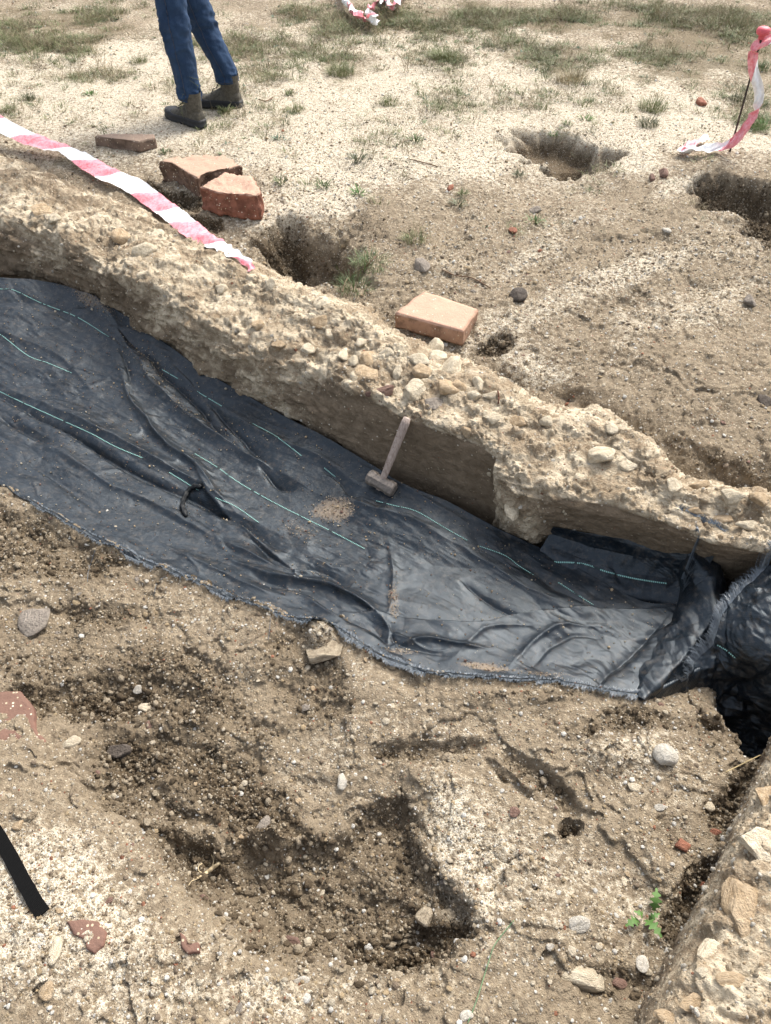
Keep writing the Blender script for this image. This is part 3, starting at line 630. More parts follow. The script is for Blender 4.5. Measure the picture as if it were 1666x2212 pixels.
dust = dustmask(x, y, [(720,1085,70,32,5,.8),(640,1120,90,30,20,.35),(200,690,90,16,28,.5),(460,740,40,60,0,.2),(320,800,120,40,40,.3),(430,900,140,20,28,.25),(850,1290,22,80,0,.5),(1040,1440,90,16,5,.7),(860,1410,60,14,5,.5),
   (1180,1455,120,12,3,.45),(620,1270,60,25,20,.3),(800,1150,160,60,20,.16),(930,1250,120,60,10,.12),(1000,1200,180,40,25,.18),(250,840,120,20,10,.2),(560,1330,180,8,14,.3),(120,700,160,30,10,.15)])
tarp = link_mesh('ground_sheet', S1.reshape(-1, 3), grid_faces(NS, NV), M_tarp, attrs=dict(dust=dust))
tag(tarp, 'long black woven plastic ground sheet with thin green threads laid along the trench', 'tarp', 'black woven ground sheets')
sol = tarp.modifiers.new('thickness', 'SOLIDIFY'); sol.thickness = .0012; sol.offset = -1

def crumple(name, rows, nu, nv, seed, amp=.012, parent=None, dust=.0):
    Q = net(rows, nu, nv, .72); n = normals(Q); n *= np.sign(n[..., 2:3].mean()); x, y, z = Q[..., 0], Q[..., 1], Q[..., 2]
    d = amp*fbm(x, y, z, 6, 2, seed, .5, True) + amp*.34*fbm(x+.02*fbm(x, y, z, 9, 2, 3), y*.5+z, z-y*.4, 17, 3, seed+5, .55, True)
    wa, wb = x+.05*fbm(x, y, z, 6, 2, seed+9), (y*.8+z*.9)+.05*fbm(x, y, z, 6, 2, seed+11)
    a1, a2, _ = voro(wa*1.0, wb*.55, 9, seed+12); d = d + amp*1.1*(a2-a1); a1, a2, _ = voro(wb*.6+wa*.5, wa-wb*.3, 21, seed+13); d = d + amp*.30*(a2-a1)
    Q = Q + n*d[..., None]
    o = link_mesh(name, Q.reshape(-1, 3), grid_faces(nu, nv), M_tarp, attrs=dict(dust=np.full(x.shape, dust)))
    s = o.modifiers.new('thickness', 'SOLIDIFY'); s.thickness = .0012
    if parent: o.parent = parent
    return o, Q
flap, Qf = crumple('folded_flap', [
 [(1196,1134,-.26),(1262,1146,-.25),(1350,1160,-.245),(1455,1178,-.235),(1545,1200,-.2)],
 [(1188,1150,-.30),(1268,1178,-.31),(1350,1195,-.31),(1452,1212,-.29),(1530,1230,-.25)],
 [(1176,1172,-.325),(1255,1208,-.35),(1345,1235,-.36),(1448,1250,-.35),(1520,1262,-.29)],
 [(1166,1190,-.345),(1235,1238,-.375),(1320,1282,-.395),(1430,1300,-.39),(1505,1312,-.35)],
 [(1180,1230,-.43),(1240,1280,-.45),(1330,1330,-.46),(1430,1340,-.45),(1500,1345,-.40)]], 150, 90, 300, .009, tarp)
bunch, Qb = crumple('gathered_fold', [
 [(1476,1304,-.372),(1462,1328,-.362),(1424,1374,-.345),(1392,1422,-.337),(1374,1498,-.33)],
 [(1474,1240,-.31),(1480,1300,-.315),(1452,1370,-.318),(1412,1440,-.316),(1378,1506,-.315)],
 [(1490,1196,-.21),(1530,1250,-.232),(1542,1330,-.262),(1474,1424,-.302),(1388,1512,-.31)],
 [(1522,1190,-.23),(1560,1262,-.29),(1566,1350,-.35),(1496,1446,-.37),(1398,1510,-.34)]], 220, 150, 320, .011, tarp)
sheet2, Qs = crumple('ground_sheet', [
 [(1800,1150,-.12),(1690,1210,-.15),(1612,1270,-.19),(1568,1335,-.25),(1528,1400,-.30),(1440,1495,-.36)],
 [(1850,1200,-.14),(1740,1255,-.13),(1668,1330,-.17),(1620,1400,-.24),(1566,1440,-.34),(1470,1500,-.40)],
 [(1900,1300,-.16),(1800,1350,-.2),(1722,1420,-.24),(1668,1470,-.32),(1600,1490,-.44),(1500,1510,-.48)],
 [(1950,1420,-.22),(1850,1480,-.28),(1770,1520,-.36),(1690,1540,-.43),(1620,1545,-.50),(1540,1540,-.52)],
 [(1960,1560,-.36),(1860,1620,-.44),(1780,1630,-.48),(1700,1640,-.56),(1640,1620,-.58),(1580,1580,-.56)],
 [(1960,1700,-.55),(1860,1760,-.6),(1780,1760,-.64),(1710,1750,-.68),(1660,1700,-.67),(1610,1640,-.62)]], 300, 240, 340, .022)
tag(sheet2, 'crumpled end of black woven sheet with frayed edge sinking into the hollow at the right', 'tarp', 'black woven ground sheets')
under, Qu = crumple('under_fold', [
 [(1376,1505,-.325),(1440,1460,-.36),(1520,1400,-.40),(1580,1330,-.42)],
 [(1380,1512,-.318),(1445,1478,-.32),(1510,1445,-.33),(1560,1400,-.33)],
 [(1392,1514,-.33),(1460,1500,-.38),(1540,1470,-.42),(1600,1430,-.45)]], 120, 50, 360, .006, sheet2)

BT = bvh_of([S1, Qf, Qb, Qs, Qu])
BA = bvh_of([(gv, gf), S_wall, S2, S1, Qf, Qb, Qs, Qu])
CAMV = Vector((0, 0, CAM_H))
def hit(px, py, bv=None):
    h = (bv or BA).ray_cast(CAMV, ray(px, py)); 
    return (h[0], h[1]) if h[0] else (Vector(W(px, py, -.2)), Vector((0, 0, 1)))
def pt(px, py, dz=0, bv=None):
    p = hit(px, py, bv)[0]; return Vector((p.x, p.y, p.z+dz))
def scale_at(p): return (p-CAMV).dot(Vector((0, CP, -SP)))/F      # metres per px

# green threads of the weave
g = NT('green_thread', .6, .3); sA = g.attr('along')
ph = g.math('FRACT', g.math('MULTIPLY', sA, 160)); 
M_thread = g.out(g.mix(g.math('MULTIPLY', g.math('GREATER_THAN', ph, .4), g.math('GREATER_THAN', g.noise(25, 3), .38)), (.02, .035, .035), (.27, .50, .45)))
def ribbon_on(name, pts, width, mat, parent, lift=.0016, bv=BT, n=None):
    P = catmull(np.array(pts, float), n or 14*len(pts)); w3 = [pt(*p, bv=bv) for p in P]
    vs, al, L = [], [], 0
    for i, p in enumerate(w3):
        t = (w3[min(i+1, len(w3)-1)]-w3[max(i-1, 0)]).normalized(); nn = hit(*P[i], bv=bv)[1]
        if nn.z < 0: nn = -nn
        s = t.cross(nn).normalized()*width/2
        if i: L += (p-w3[i-1]).length
        vs += [p+s+nn*lift, p-s+nn*lift]; al += [L, L]
    f = [(2*i, 2*i+1, 2*i+3, 2*i+2) for i in range(len(w3)-1) if (w3[i+1]-w3[i]).length < .05]
    return link_mesh(name, [tuple(q) for q in vs], f, mat, parent, attrs=dict(along=al))
for pts in ([(-60,610),(0,624),(30,627),(90,655),(160,682),(200,705),(235,728)],[(350,798),(385,818)],[(425,845),(480,878)],[(545,915),(600,945),(652,985)],[(700,1010),(725,1030)],[(-60,690),(0,722),(60,768),(105,785),(155,806)],
            [(-60,820),(0,846),(50,870),(150,915),(200,938),(250,965),(310,990)],[(365,1020),(430,1060)],[(465,1075),(510,1095),(560,1130)],[(420,980),(470,1010),(520,1045),(600,1090),(700,1140),(755,1168),(788,1186)],
            [(812,1082),(850,1092),(900,1105),(960,1140),(1010,1168)],[(1035,1180),(1090,1200),(1120,1222),(1152,1242)],[(1205,1258),(1240,1280),(1282,1307)]):
    ribbon_on('green_thread', pts, .0030, M_thread, tarp)
ribbon_on('green_thread', [(1196,1214),(1260,1218),(1310,1235),(1370,1250),(1440,1261)], .005, M_thread, flap, .002)
ribbon_on('green_thread', [(1548,1392),(1570,1405),(1600,1430)], .004, M_thread, sheet2, .002)

# frayed edges
M_fray = simple('frayed_black_plastic', (.11, .13, .15), .4, .5)
def fringe(name, edge_pts, dirs, n, ln, parent, seed):
    r = random.Random(seed); vs, fs = [], []
    m = len(edge_pts)
    for k in range(n):
        u_ = r.random()*(m-1.001); i = int(u_); p = Vector(edge_pts[i]).lerp(Vector(edge_pts[i+1]), u_-i); dr = Vector(dirs[i]).normalized()
        t = (Vector(edge_pts[i+1])-Vector(edge_pts[i])).normalized()
        L = ln*r.uniform(.4, 1.3); sw = t*r.uniform(-.4, .4); lift = r.uniform(-.1, .5); w = t*r.uniform(.0006, .0014)
        pr = None
        for s in range(4):
            f = s/3; q = p + (dr+sw*f)*L*f + Vector((0, 0, lift*L*math.sin(f*2.4)+.002))
            g = down(BG, q.x, q.y, .5); q.z = max(q.z, g+.002) if g > q.z-.08 else q.z
            b = len(vs); vs += [tuple(q+w*(1-.6*f)), tuple(q-w*(1-.6*f))]
            if pr is not None: fs.append((pr, pr+1, b+1, b))
            pr = b
    o = link_mesh(name, vs, fs, M_fray, parent); o['kind'] = 'stuff'; return o
edge = S1[:, -1]; inn = S1[:, -1]-S1[:, -8]
sel = slice(120, NS)
fringe('frayed_edge', edge[sel], inn[sel], 2600, .021, tarp, 1)
fringe('frayed_edge', Qs[:, 0][60:], (Qs[:, 0]-Qs[:, 8])[60:], 1100, .034, sheet2, 2)
fringe('frayed_edge', S1[:, -5][sel], -inn[sel], 1500, .012, tarp, 6)
fringe('frayed_edge', Qb[:40, 45], -(Qb[:40, 40]-Qb[:40, 60]), 160, .05, tarp, 3)
fringe('frayed_edge', Qf[105:, 0], (Qf[105:, 0]-Qf[105:, 12])*.6+np.array([0, 0, .01]), 260, .045, flap, 4)

# ---------------------------------------------------------------- tubes, lofts
def tube(path, rad, ns=8, jit=0, seed=0, cap=True):
    r = random.Random(seed); P = [Vector(p) for p in path]; vs, fs = [], []; n = len(P)
    rad = rad if isinstance(rad, (list, tuple)) else [rad]*n; up = Vector((0, 0, 1))
    for i, p in enumerate(P):
        t = (P[min(i+1, n-1)]-P[max(i-1, 0)]).normalized(); a = t.cross(up if abs(t.z) < .95 else Vector((0, 1, 0))).normalized(); b = t.cross(a)
        for k in range(ns):
            th = 2*math.pi*k/ns; q = rad[i]*(1+r.uniform(-jit, jit)); vs.append(tuple(p+a*math.cos(th)*q+b*math.sin(th)*q))
    for i in range(n-1):
        for k in range(ns): fs.append((i*ns+k, i*ns+(k+1) % ns, (i+1)*ns+(k+1) % ns, (i+1)*ns+k))
    if cap: fs += [tuple(range(ns))[::-1], tuple((n-1)*ns+k for k in range(ns))]
    return vs, fs
def merge(parts):
    vs, fs = [], []
    for v, f in parts:
        o = len(vs); vs += list(v); fs += [tuple(i+o for i in q) for q in f]
    return vs, fs
def cyl(path_pts, n): return [tuple(p) for p in catmull(np.array(path_pts, float), n)]

# torn, rolled scrap on the sheet
p = [pt(436,1052,.004), pt(418,1056,.009), pt(404,1072,.010), pt(396,1094,.009), pt(402,1116,.003)]
parts = [tube(cyl([tuple(q+Vector((random.uniform(-.004, .004), random.uniform(-.004, .004), random.uniform(-.002, .004)))) for q in p], 26), [.0075*(.6+.5*abs(math.sin(i*.9))) for i in range(26)], 7, .3, k) for k in range(3)]
parts += [tube(cyl([tuple(p[1]+Vector((0, 0, .006))), tuple(p[2]+Vector((.006, 0, .014))), tuple(p[3]+Vector((.008, -.004, .012)))], 12), .0012, 5)]
v_, f_ = merge(parts); link_mesh('rolled_tear', v_, f_, simple('torn_black_plastic', (.008, .009, .010), .55, .3), tarp)

# ---------------------------------------------------------------- stones
def stone_mesh(name, sub, cuts, seed, mat, rough=.08, flat=1.0):
    bm = bmesh.new(); bmesh.ops.create_icosphere(bm, subdivisions=sub, radius=1); r = random.Random(seed)
    planes = []
    for _ in range(cuts):
        n = Vector((r.gauss(0, 1), r.gauss(0, 1), r.gauss(0, 1))).normalized(); planes.append((n, r.uniform(.45, .85)))
    co = np.array([v.co[:] for v in bm.verts]); nz = fbm(co[:, 0]+seed, co[:, 1], co[:, 2], 1.3, 5 if sub > 2 else 3, seed % 97, .62)
    for v, q in zip(bm.verts, nz):
        for n, dd in planes:
            e = v.co.dot(n)-dd
            if e > 0: v.co -= n*e
        v.co *= 1 + rough*q*2.2
        v.co.z *= flat
    me = bpy.data.meshes.new(name); bm.to_mesh(me); bm.free(); me.materials.append(mat)
    me.polygons.foreach_set('use_smooth', [True]*len(me.polygons))
    return me
def stone(px, py, w, h, mat, label=None, cuts=7, parent=None, sink=.3, tall=.6, rot=None, sub=3, name='stone', cat='stone', group=None):
    """a stone of w x h px on whatever surface the sight line meets"""
    P, N = hit(px, py + h*.15); s = scale_at(P); r = random.Random(int(px*7+py*13))
    me = stone_mesh(name, sub, cuts, int(px*31+py), ST[mat])
    o = bpy.data.objects.new(name, me); C.objects.link(o)
    sx = w*s/2*1.12; dep = math.atan2(CAM_H-P.z, P.y); hy = h*s/2
    sy = hy/max(.35, math.sin(dep))*.9; sz = max(.35*min(sx, sy), tall*min(sx, sy))
    o.scale = (sx, sy, sz); o.rotation_euler = (r.uniform(-.15, .15), r.uniform(-.15, .15), R(rot) if rot is not None else r.uniform(-.3, .3))
    z = P.z + sz*(1-2*sink)*.75
    o.location = (P.x, P.y, z)
    if parent: child_of(o, parent)
    else: tag(o, label, cat, group)
    return o
# embedded in the long wall (parts of it)
for k_, a in enumerate([(605,743,34,22,'tan'),(637,750,34,28,'pale'),(665,752,30,28,'pale'),(742,760,26,40,'pale'),(782,735,26,30,'pale'),(762,775,26,26,'pale'),(795,765,44,40,'tan'),(835,760,30,26,'pale'),
          (940,745,36,34,'pale'),(905,775,60,24,'pale'),(943,768,44,26,'pale'),(980,790,62,44,'pale'),(915,800,48,34,'tan'),(895,835,60,42,'pale'),(965,832,54,30,'tan'),(1025,850,38,28,'pale'),(988,832,36,30,'tan'),
          (935,870,46,42,'grey'),(825,842,70,24,'mauve'),(790,800,50,44,'tan'),(770,815,40,30,'pale'),(1035,820,26,34,'pale'),(860,800,36,30,'pale'),(1240,940,60,36,'pale'),(1180,905,44,26,'pale'),(1270,905,50,30,'pale'),
          (1320,920,40,26,'pale'),(1210,970,80,34,'pale'),(1295,980,70,40,'pale'),(1380,955,50,34,'tan'),(1350,1000,56,30,'pale'),(1420,1010,44,60,'pale'),(1455,1045,36,36,'pale'),(1400,975,40,40,'pale'),
          (1512,1045,46,26,'tan'),(1580,1066,60,34,'pale'),(1645,1076,50,30,'tan'),(1180,1040,40,40,'tan'),(1110,1095,40,50,'pale'),(1130,1050,30,40,'white'),(1560,1120,50,24,'tan'),(1620,1130,60,24,'pale'),(1500,1100,46,20,'tan'),
          (185,465,36,36,'tan'),(262,508,44,28,'tan'),(362,540,44,40,'pale'),(310,540,48,28,'pale'),(230,495,60,30,'pale'),(120,470,30,22,'pale'),(155,500,40,20,'tan'),(90,455,50,24,'tan'),(60,480,40,20,'pale'),(340,505,30,22,'pale'),
          (430,640,30,16,'tan'),(480,620,36,18,'pale'),(520,660,36,18,'pale'),(585,610,36,22,'pale'),(640,625,40,22,'pale'),(700,650,44,24,'pale'),(740,670,36,26,'pale'),(690,690,40,26,'tan'),(610,680,60,20,'pale'),(715,720,30,20,'pale'),(25,520,36,18,'grey'),
          (560,700,40,20,'tan'),(470,735,30,22,'tan'),(1065,850,50,30,'pale'),(1090,880,50,28,'pale'),(1120,905,46,26,'tan'),(1150,925,50,24,'pale'),(1060,900,44,24,'pale'),(1130,955,70,26,'pale'),(1010,930,40,20,'tan')]):
    if not (730 < a[0] < 1060 and a[1] > 730) and k_ % 2 and a[0] < 1480: continue
    stone(*a, parent=wall, cuts=random.choice((9, 12, 15)), sink=.52, tall=.75, sub=3)
for a in [(1600,1930,90,160,'tan',-15),(1640,1800,90,110,'pale',10),(1545,2040,80,66,'pale',20),(1500,2160,70,50,'tan',10),(1440,2190,60,40,'tan',0),(1655,1710,50,70,'tan',0),(1580,2110,60,40,'tan',0),(1520,2100,40,30,'pale',0)]:
    stone(*a[:5], parent=wall2, cuts=9, sink=.66, tall=.4, rot=a[5], sub=4)
# loose stones
loose = [
 (1120,636,36,28,'dark','rounded dark grey stone on the bare earth right of the whole brick',3,.55),
 (910,573,38,30,'grey','flat grey stone at the weedy rim of the pit behind the wall',9,.5),
 (1655,865,26,36,'dark','dark stone half cut off at the right edge above the wall',5,.7),
 (1618,652,26,22,'grey','grey flake standing in the earth near the right edge',9,.9),
 (75,1328,68,84,'grey','smooth flat grey stone with a pointed top on the near earth left of the sheet',10,.35),
 (262,1622,60,44,'dark','dark angular stone sitting in the damp hollow at the left',9,.9),
 (1436,1630,48,54,'white','cream angular stone standing on the gravelly earth below the bunched sheet',8,.8),
 (1250,1990,46,42,'white','rounded white pebble with streaks left of the green seedling',4,.6),
 (1258,2098,122,76,'pale','large yellowish limestone cobble in the lower right foreground',8,.65),
 (1388,2077,26,40,'white','white upright pebble right of the large limestone cobble',4,.6),
 (1473,1820,34,40,'red','orange clay fragment beside the near wall',6,.6),
 (1545,1797,26,18,'red','small dark red sherd higher up beside the near wall',7,.6),
 (740,1683,26,42,'white','small white block of mortar in the middle of the near earth',9,.7),
 (300,1488,22,22,'white','small white angular stone on the damp earth left of the middle',9,.8),
 (318,1528,36,22,'pale','pale lump of mortar just below the small white stone',5,.6),
 (40,1780,28,24,'tan','small orange tan pebble above the black strap',3,.6),
 (118,2045,30,66,'pale','long cream stone standing left of the flat red tile piece',5,.5),
 (106,2135,32,44,'tan','tan stone near the lower left corner',5,.6),
 (650,2117,38,24,'white','pair like white lump at the bottom centre left',6,.6),
 (1008,2192,28,26,'white','round whitish stone at the bottom edge, right of centre',4,.6),
 (1150,1390,0,0,'pale','',0,0),
 (570,1780,30,50,'grey','dark slab fragment pressed into the hollow, left of the clod heap',9,.5),
 (920,1978,40,46,'dry','pale clod of mortared gravel at the rim of the dark crumbly pit',7,.8),
 (968,1970,34,36,'dry','second pale clod of gravel, right neighbour in the dark crumbly pit',7,.8),
 (655,1527,28,22,'grey','small grey flat pebble in the damp patch below the sheet edge',7,.5),
 (1335,2118,36,30,'mauve','brownish sherd touching the right side of the large cobble',8,.6),
 (1400,2098,18,16,'pale','small pebble between the cobble and the near wall',4,.7),
 (1190,2042,18,22,'white','small white pebble lying above the large cobble',6,.7),
 (155,1600,40,30,'pale','pale pebble under the red clay piece at the left edge',5,.5),
 (940,1712,0,0,'pale','',0,0),
 (1428,1742,26,18,'white','tiny white stone with red blotch on the gravel slope at the right',6,.6),
 (1110,1752,26,24,'mauve','pinkish pebble on the gravel slope at the right',5,.6),
 (1370,1698,30,22,'pale','pale chip in the gravel below the cream angular stone',6,.6),
 (440,1180,0,0,'pale','',0,0),
 (635,2030,36,24,'mauve','small brown brick chip at the lower rim of the crumbly hollow',9,.6),
 (1530,1740,24,24,'pale','pale pebble right of the tiny stone with red blotch',5,.7),
 (1518,1912,20,20,'red','dark red sherd in the shadow at the foot of the near wall',6,.6),
 (1155,455,26,14,'grey','flat grey brown stone on the bare earth between the two far pits',7,.6),
 (1440,497,14,12,'white','small white pebble on the bare earth in front of the far right pit',4,.7),
 (973,405,14,12,'red','small red chip on the pale plain, left of the far pit',6,.7),
 (1107,497,18,14,'red','small red clay chip in front of the far pit',6,.7),
 (1410,384,14,14,'mauve','reddish lump at the left rim of the far right pit',5,.9),
 (1432,375,20,18,'mauve','larger reddish lump beside it at the rim of the far right pit',5,.9),
 (1515,222,20,14,'red','rusty red chip on the grassy plain, left of the marker rod',6,.9),
 (925,1465,0,0,'pale','',0,0)]
for px, py, w, h, m, lab, cuts, tall in loose:
    if w: stone(px, py, w, h, m, lab, cuts, tall=tall, sink=.28)
# flat clay pieces, partly buried
def slab(px_poly, thick, mat, name, label, cat, lift=0.0, up=None):
    pts = [pt(*p, bv=BG) for p in px_poly]; zc = sum(p.z for p in pts)/len(pts); c = sum(pts, Vector())/len(pts)
    m_ = len(pts); P = lerp_net(np.array([p[:] for p in pts+pts[:1]]), 8*m_+1)[:-1]
    n = len(P); vs, fs = [], []
    rings = [(-thick, 1.0), (lift-thick*.15, 1.0), (lift+.002, .96), (lift+.004, .8), (lift+.004, .4)]
    for dz, s in rings:
        for q in P:
            q = Vector(q); o = c + (q-c)*s; nz_ = mnoise.noise(o*30)*.5+mnoise.noise(o*80)*.25; vs.append((o.x+.003*nz_, o.y-.003*mnoise.noise(o*55), max(q.z, zc)*.6+zc*.4+dz+.004+.003*nz_))
    for i in range(len(rings)-1):
        for k in range(n): fs.append((i*n+k, i*n+(k+1) % n, (i+1)*n+(k+1) % n, (i+1)*n+k))
    fs.append(tuple((len(rings)-1)*n+k for k in range(n)))
    return tag(link_mesh(name, vs, fs, mat), label, cat)
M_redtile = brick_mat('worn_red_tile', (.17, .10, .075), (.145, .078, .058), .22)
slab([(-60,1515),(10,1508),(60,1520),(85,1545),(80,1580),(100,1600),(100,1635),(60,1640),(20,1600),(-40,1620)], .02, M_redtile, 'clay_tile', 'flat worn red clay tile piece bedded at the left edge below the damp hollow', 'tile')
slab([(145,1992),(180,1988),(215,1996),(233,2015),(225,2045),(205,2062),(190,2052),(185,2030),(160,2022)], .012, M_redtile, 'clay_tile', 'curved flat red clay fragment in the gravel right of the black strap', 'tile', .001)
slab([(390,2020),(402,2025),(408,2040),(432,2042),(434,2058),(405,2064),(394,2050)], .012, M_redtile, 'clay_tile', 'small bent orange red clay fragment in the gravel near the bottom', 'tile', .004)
stone(700, 1396, 84, 66, 'dry', 'pale block of gravel mortar poking out under the frayed sheet edge', cuts=12, tall=.32, sink=.55, name='mortar_block', cat='mortar', sub=4)

# ---------------------------------------------------------------- bricks
def hexa(bot, topo, name, mat, label, seed, rough=.006, cat='brick'):
    """block from lower and upper outlines (lists of 3d points), subdivided and roughened"""
    bm = bmesh.new(); n = len(bot)
    a = [bm.verts.new(p) for p in bot]; b = [bm.verts.new(p) for p in topo]
    bm.faces.new(a[::-1]); bm.faces.new(b)
    for i in range(n): bm.faces.new((a[i], a[(i+1) % n], b[(i+1) % n], b[i]))
    bmesh.ops.bevel(bm, geom=list(bm.edges), offset=.004, segments=2, affect='EDGES')
    bmesh.ops.triangulate(bm, faces=[f for f in bm.faces if len(f.verts) > 4])
    for _ in range(4):
        es = [e for e in bm.edges if e.calc_length() > .011]
        if es: bmesh.ops.subdivide_edges(bm, edges=es, cuts=1); bmesh.ops.triangulate(bm, faces=[f for f in bm.faces if len(f.verts) > 4])
    bm.normal_update(); co = np.array([v.co[:] for v in bm.verts])
    c = co.mean(0); q = rough*fbm(co[:, 0], co[:, 1], co[:, 2], 26, 4, seed, .6)
    zmax = co[:, 2].max()
    for v, d in zip(bm.verts, q):
        k = .35 if v.normal.z > .8 else 1
        v.co += v.normal*d*k
    me = bpy.data.meshes.new(name); bm.to_mesh(me); bm.free(); me.materials.append(mat)
    me.polygons.foreach_set('use_smooth', [True]*len(me.polygons))
    o = bpy.data.objects.new(name, me); C.objects.link(o); return tag(o, label, cat)
def block(topo_px, z, thick, name, mat, label, seed, rough, spread=0, cat='brick'):
    zs = z if isinstance(z, list) else [z]*len(topo_px)
    tp = [Vector(W(p[0], p[1], q)) for p, q in zip(topo_px, zs)]; c = sum(tp, Vector())/len(tp)
    bt = [Vector((c.x+(p.x-c.x)*(1+spread), c.y+(p.y-c.y)*(1+spread), p.z-thick)) for p in tp]
    if (tp[1]-tp[0]).cross(tp[2]-tp[1]).z < 0: tp, bt = tp[::-1], bt[::-1]
    return hexa(bt, tp, name, mat, label, seed, rough, cat)
gz_b = down(BG, *W(945, 700, -.1)[:2]); 
M_b1 = brick_mat('pinkish_brick', (.52, .325, .235), (.27, .165, .11)); M_b2 = brick_mat('dark_broken_brick', (.46, .31, .225), (.13, .083, .058))
M_b3 = brick_mat('red_broken_brick', (.48, .32, .235), (.20, .085, .056)); M_b4 = brick_mat('brown_tile', (.30, .22, .165), (.15, .105, .078))
zb = gz_b+.062
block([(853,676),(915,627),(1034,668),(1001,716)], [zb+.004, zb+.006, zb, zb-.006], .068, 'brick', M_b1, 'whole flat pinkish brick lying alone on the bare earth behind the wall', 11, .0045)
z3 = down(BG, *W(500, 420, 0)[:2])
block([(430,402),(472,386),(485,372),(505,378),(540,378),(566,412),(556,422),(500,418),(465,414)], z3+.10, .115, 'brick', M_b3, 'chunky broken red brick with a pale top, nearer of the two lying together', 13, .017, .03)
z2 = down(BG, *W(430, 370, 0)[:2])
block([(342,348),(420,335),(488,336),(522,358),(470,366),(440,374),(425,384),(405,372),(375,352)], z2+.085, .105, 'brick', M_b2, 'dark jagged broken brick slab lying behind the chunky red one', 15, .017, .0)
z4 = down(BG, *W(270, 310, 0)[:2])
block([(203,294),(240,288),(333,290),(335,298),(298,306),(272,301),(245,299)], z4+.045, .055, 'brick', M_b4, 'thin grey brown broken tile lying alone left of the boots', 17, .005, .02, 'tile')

# ---------------------------------------------------------------- hammer
ham = empty('club_hammer', pt(823, 1052, 0, BT)); tag(ham, 'club hammer with a worn wooden handle leaning upright against the wall on the black sheet', 'hammer')
hb = pt(824, 1056, .028, BT); ht = Vector(W(880, 903, hb.z+.225)); ax = (ht-hb).normalized()
M_steel = stone_mat('rusty_steel', (.10, .085, .072), (.23, .19, .155), 90, .5, 0, .6); M_wood = None
g = NT('weathered_handle_wood', .7, .3); mp = g.n('Mapping'); mp.inputs['Scale'].default_value = (1, 1, .12); g.l(g.co, mp.inputs[0])
nn = g.noise(160, 5, .6, .5, mp.outputs[0]); M_wood = g.out(g.mix(g.ramp(nn, [(.35, 0), (.65, 1)]), (.23, .175, .145), (.42, .34, .29)), g.bump(nn, .4, .004))
q = ax.to_track_quat('Z', 'Y').to_matrix().to_4x4()
hdir = (Vector(W(858, 1062, hb.z))-Vector(W(792, 1036, hb.z))); hdir = (hdir-ax*hdir.dot(ax)).normalized(); sdv = ax.cross(hdir).normalized()
Mx = Matrix((( *hdir, 0), (*sdv, 0), (*ax, 0), (0, 0, 0, 1))).transposed(); Mx.translation = hb
vs, fs = [], []; ns = 8
for xx, rr in ((-.052, .78), (-.048, .96), (-.03, 1), (-.02, .88), (.02, .88), (.03, 1), (.048, .96), (.052, .78)):
    for k in range(8):
        th = math.pi/8 + k*math.pi/4; vs.append(tuple(Mx @ Vector((xx*1.08, math.cos(th)*.0265*rr, math.sin(th)*.029*rr))))
for i in range(7):
    for k in range(8): fs.append((i*8+k, i*8+(k+1) % 8, (i+1)*8+(k+1) % 8, (i+1)*8+k))
fs += [tuple(range(8))[::-1], tuple(56+k for k in range(8))]
child_of(link_mesh('hammer_head', vs, fs, M_steel, smooth=False), ham)
L = (ht-hb).length
hp = [hb-ax*.026+ax*(L+.026)*i/16 for i in range(17)]
v_, f_ = tube([tuple(p) for p in hp], [.011, .0115, .0115, .012, .0125, .013, .0135, .014, .0142, .0145, .0148, .015, .0152, .0154, .0155, .0155, .0125], 14)
child_of(link_mesh('handle', v_, f_, M_wood), ham)

# ---------------------------------------------------------------- barrier tapes
def tape(name, pts, width, label=None, parent=None, tag_=True, phase=0, tilt=None, wave=.004, seed=0, n=220, stripes=.135, torn=False, cross=6):
    P = catmull(np.array([p[:] for p in pts], float), n); tl = catmull(np.array(tilt if tilt else [0.0]*len(pts), float)[:, None], n)[:, 0]
    vs, al, ac = [], [], []; L = 0
    for i in range(n):
        t = Vector(P[min(i+1, n-1)]-P[max(i-1, 0)]).normalized(); s = t.cross(Vector((0, 0, 1)))
        s = s.normalized() if s.length > 1e-3 else Vector((1, 0, 0)); up = s.cross(t)
        d = (s*math.cos(R(tl[i])) + up*math.sin(R(tl[i]))).normalized(); nr = d.cross(t)
        if i: L += float(np.linalg.norm(P[i]-P[i-1]))
        w = width
        for j in range(cross+1):
            f = j/cross-.5; e = 1.0
            ff = f
            if torn and i > n*.8:
                k = (i-n*.8)/(n*.2); ff = f*(1-.75*k)*(1+.35*math.sin(i*.9)*k) + .1*k*math.sin(i*.35)
            wz = wave*(math.sin(L*38+f*5+seed)+.6*math.sin(L*91+f*9)) + wave*1.2*math.sin(f*7+L*12)
            q = Vector(P[i]) + d*w*ff + nr*wz; vs.append(tuple(q)); al.append(L/stripes/2+phase); ac.append(f)
    o = link_mesh(name, vs, grid_faces(n, cross+1), M_tape, parent, attrs=dict(along=al, across=ac))
    if label: tag(o, label, 'barrier tape')
    return o
LP = [(-330,120,.20),(-160,180,.15),(0,268,.09),(40,288,.07),(90,308,.055),(150,328,.05),(185,348,.05),(235,378,.045),(290,402,.04),(350,445,.035),(405,488,.03),(450,520,.015),(500,545,.012),(548,580,.01)]
pp = []
for px, py, dz in LP:
    gzp = down(BG, *W(px, py, .03)[:2]); gzp = max(gzp, -.06) if gzp > -1 else 0; pp.append(Vector(W(px, py, gzp+dz)))
tape('barrier_tape', pp, .100, 'long red and white barrier tape with torn end stretched over the wall at left', tilt=[-14]*4+[-12,5,-12,-16,-18,-14,-10,-14,-5,-10], phase=.18, stripes=.25, torn=True, wave=.0035)
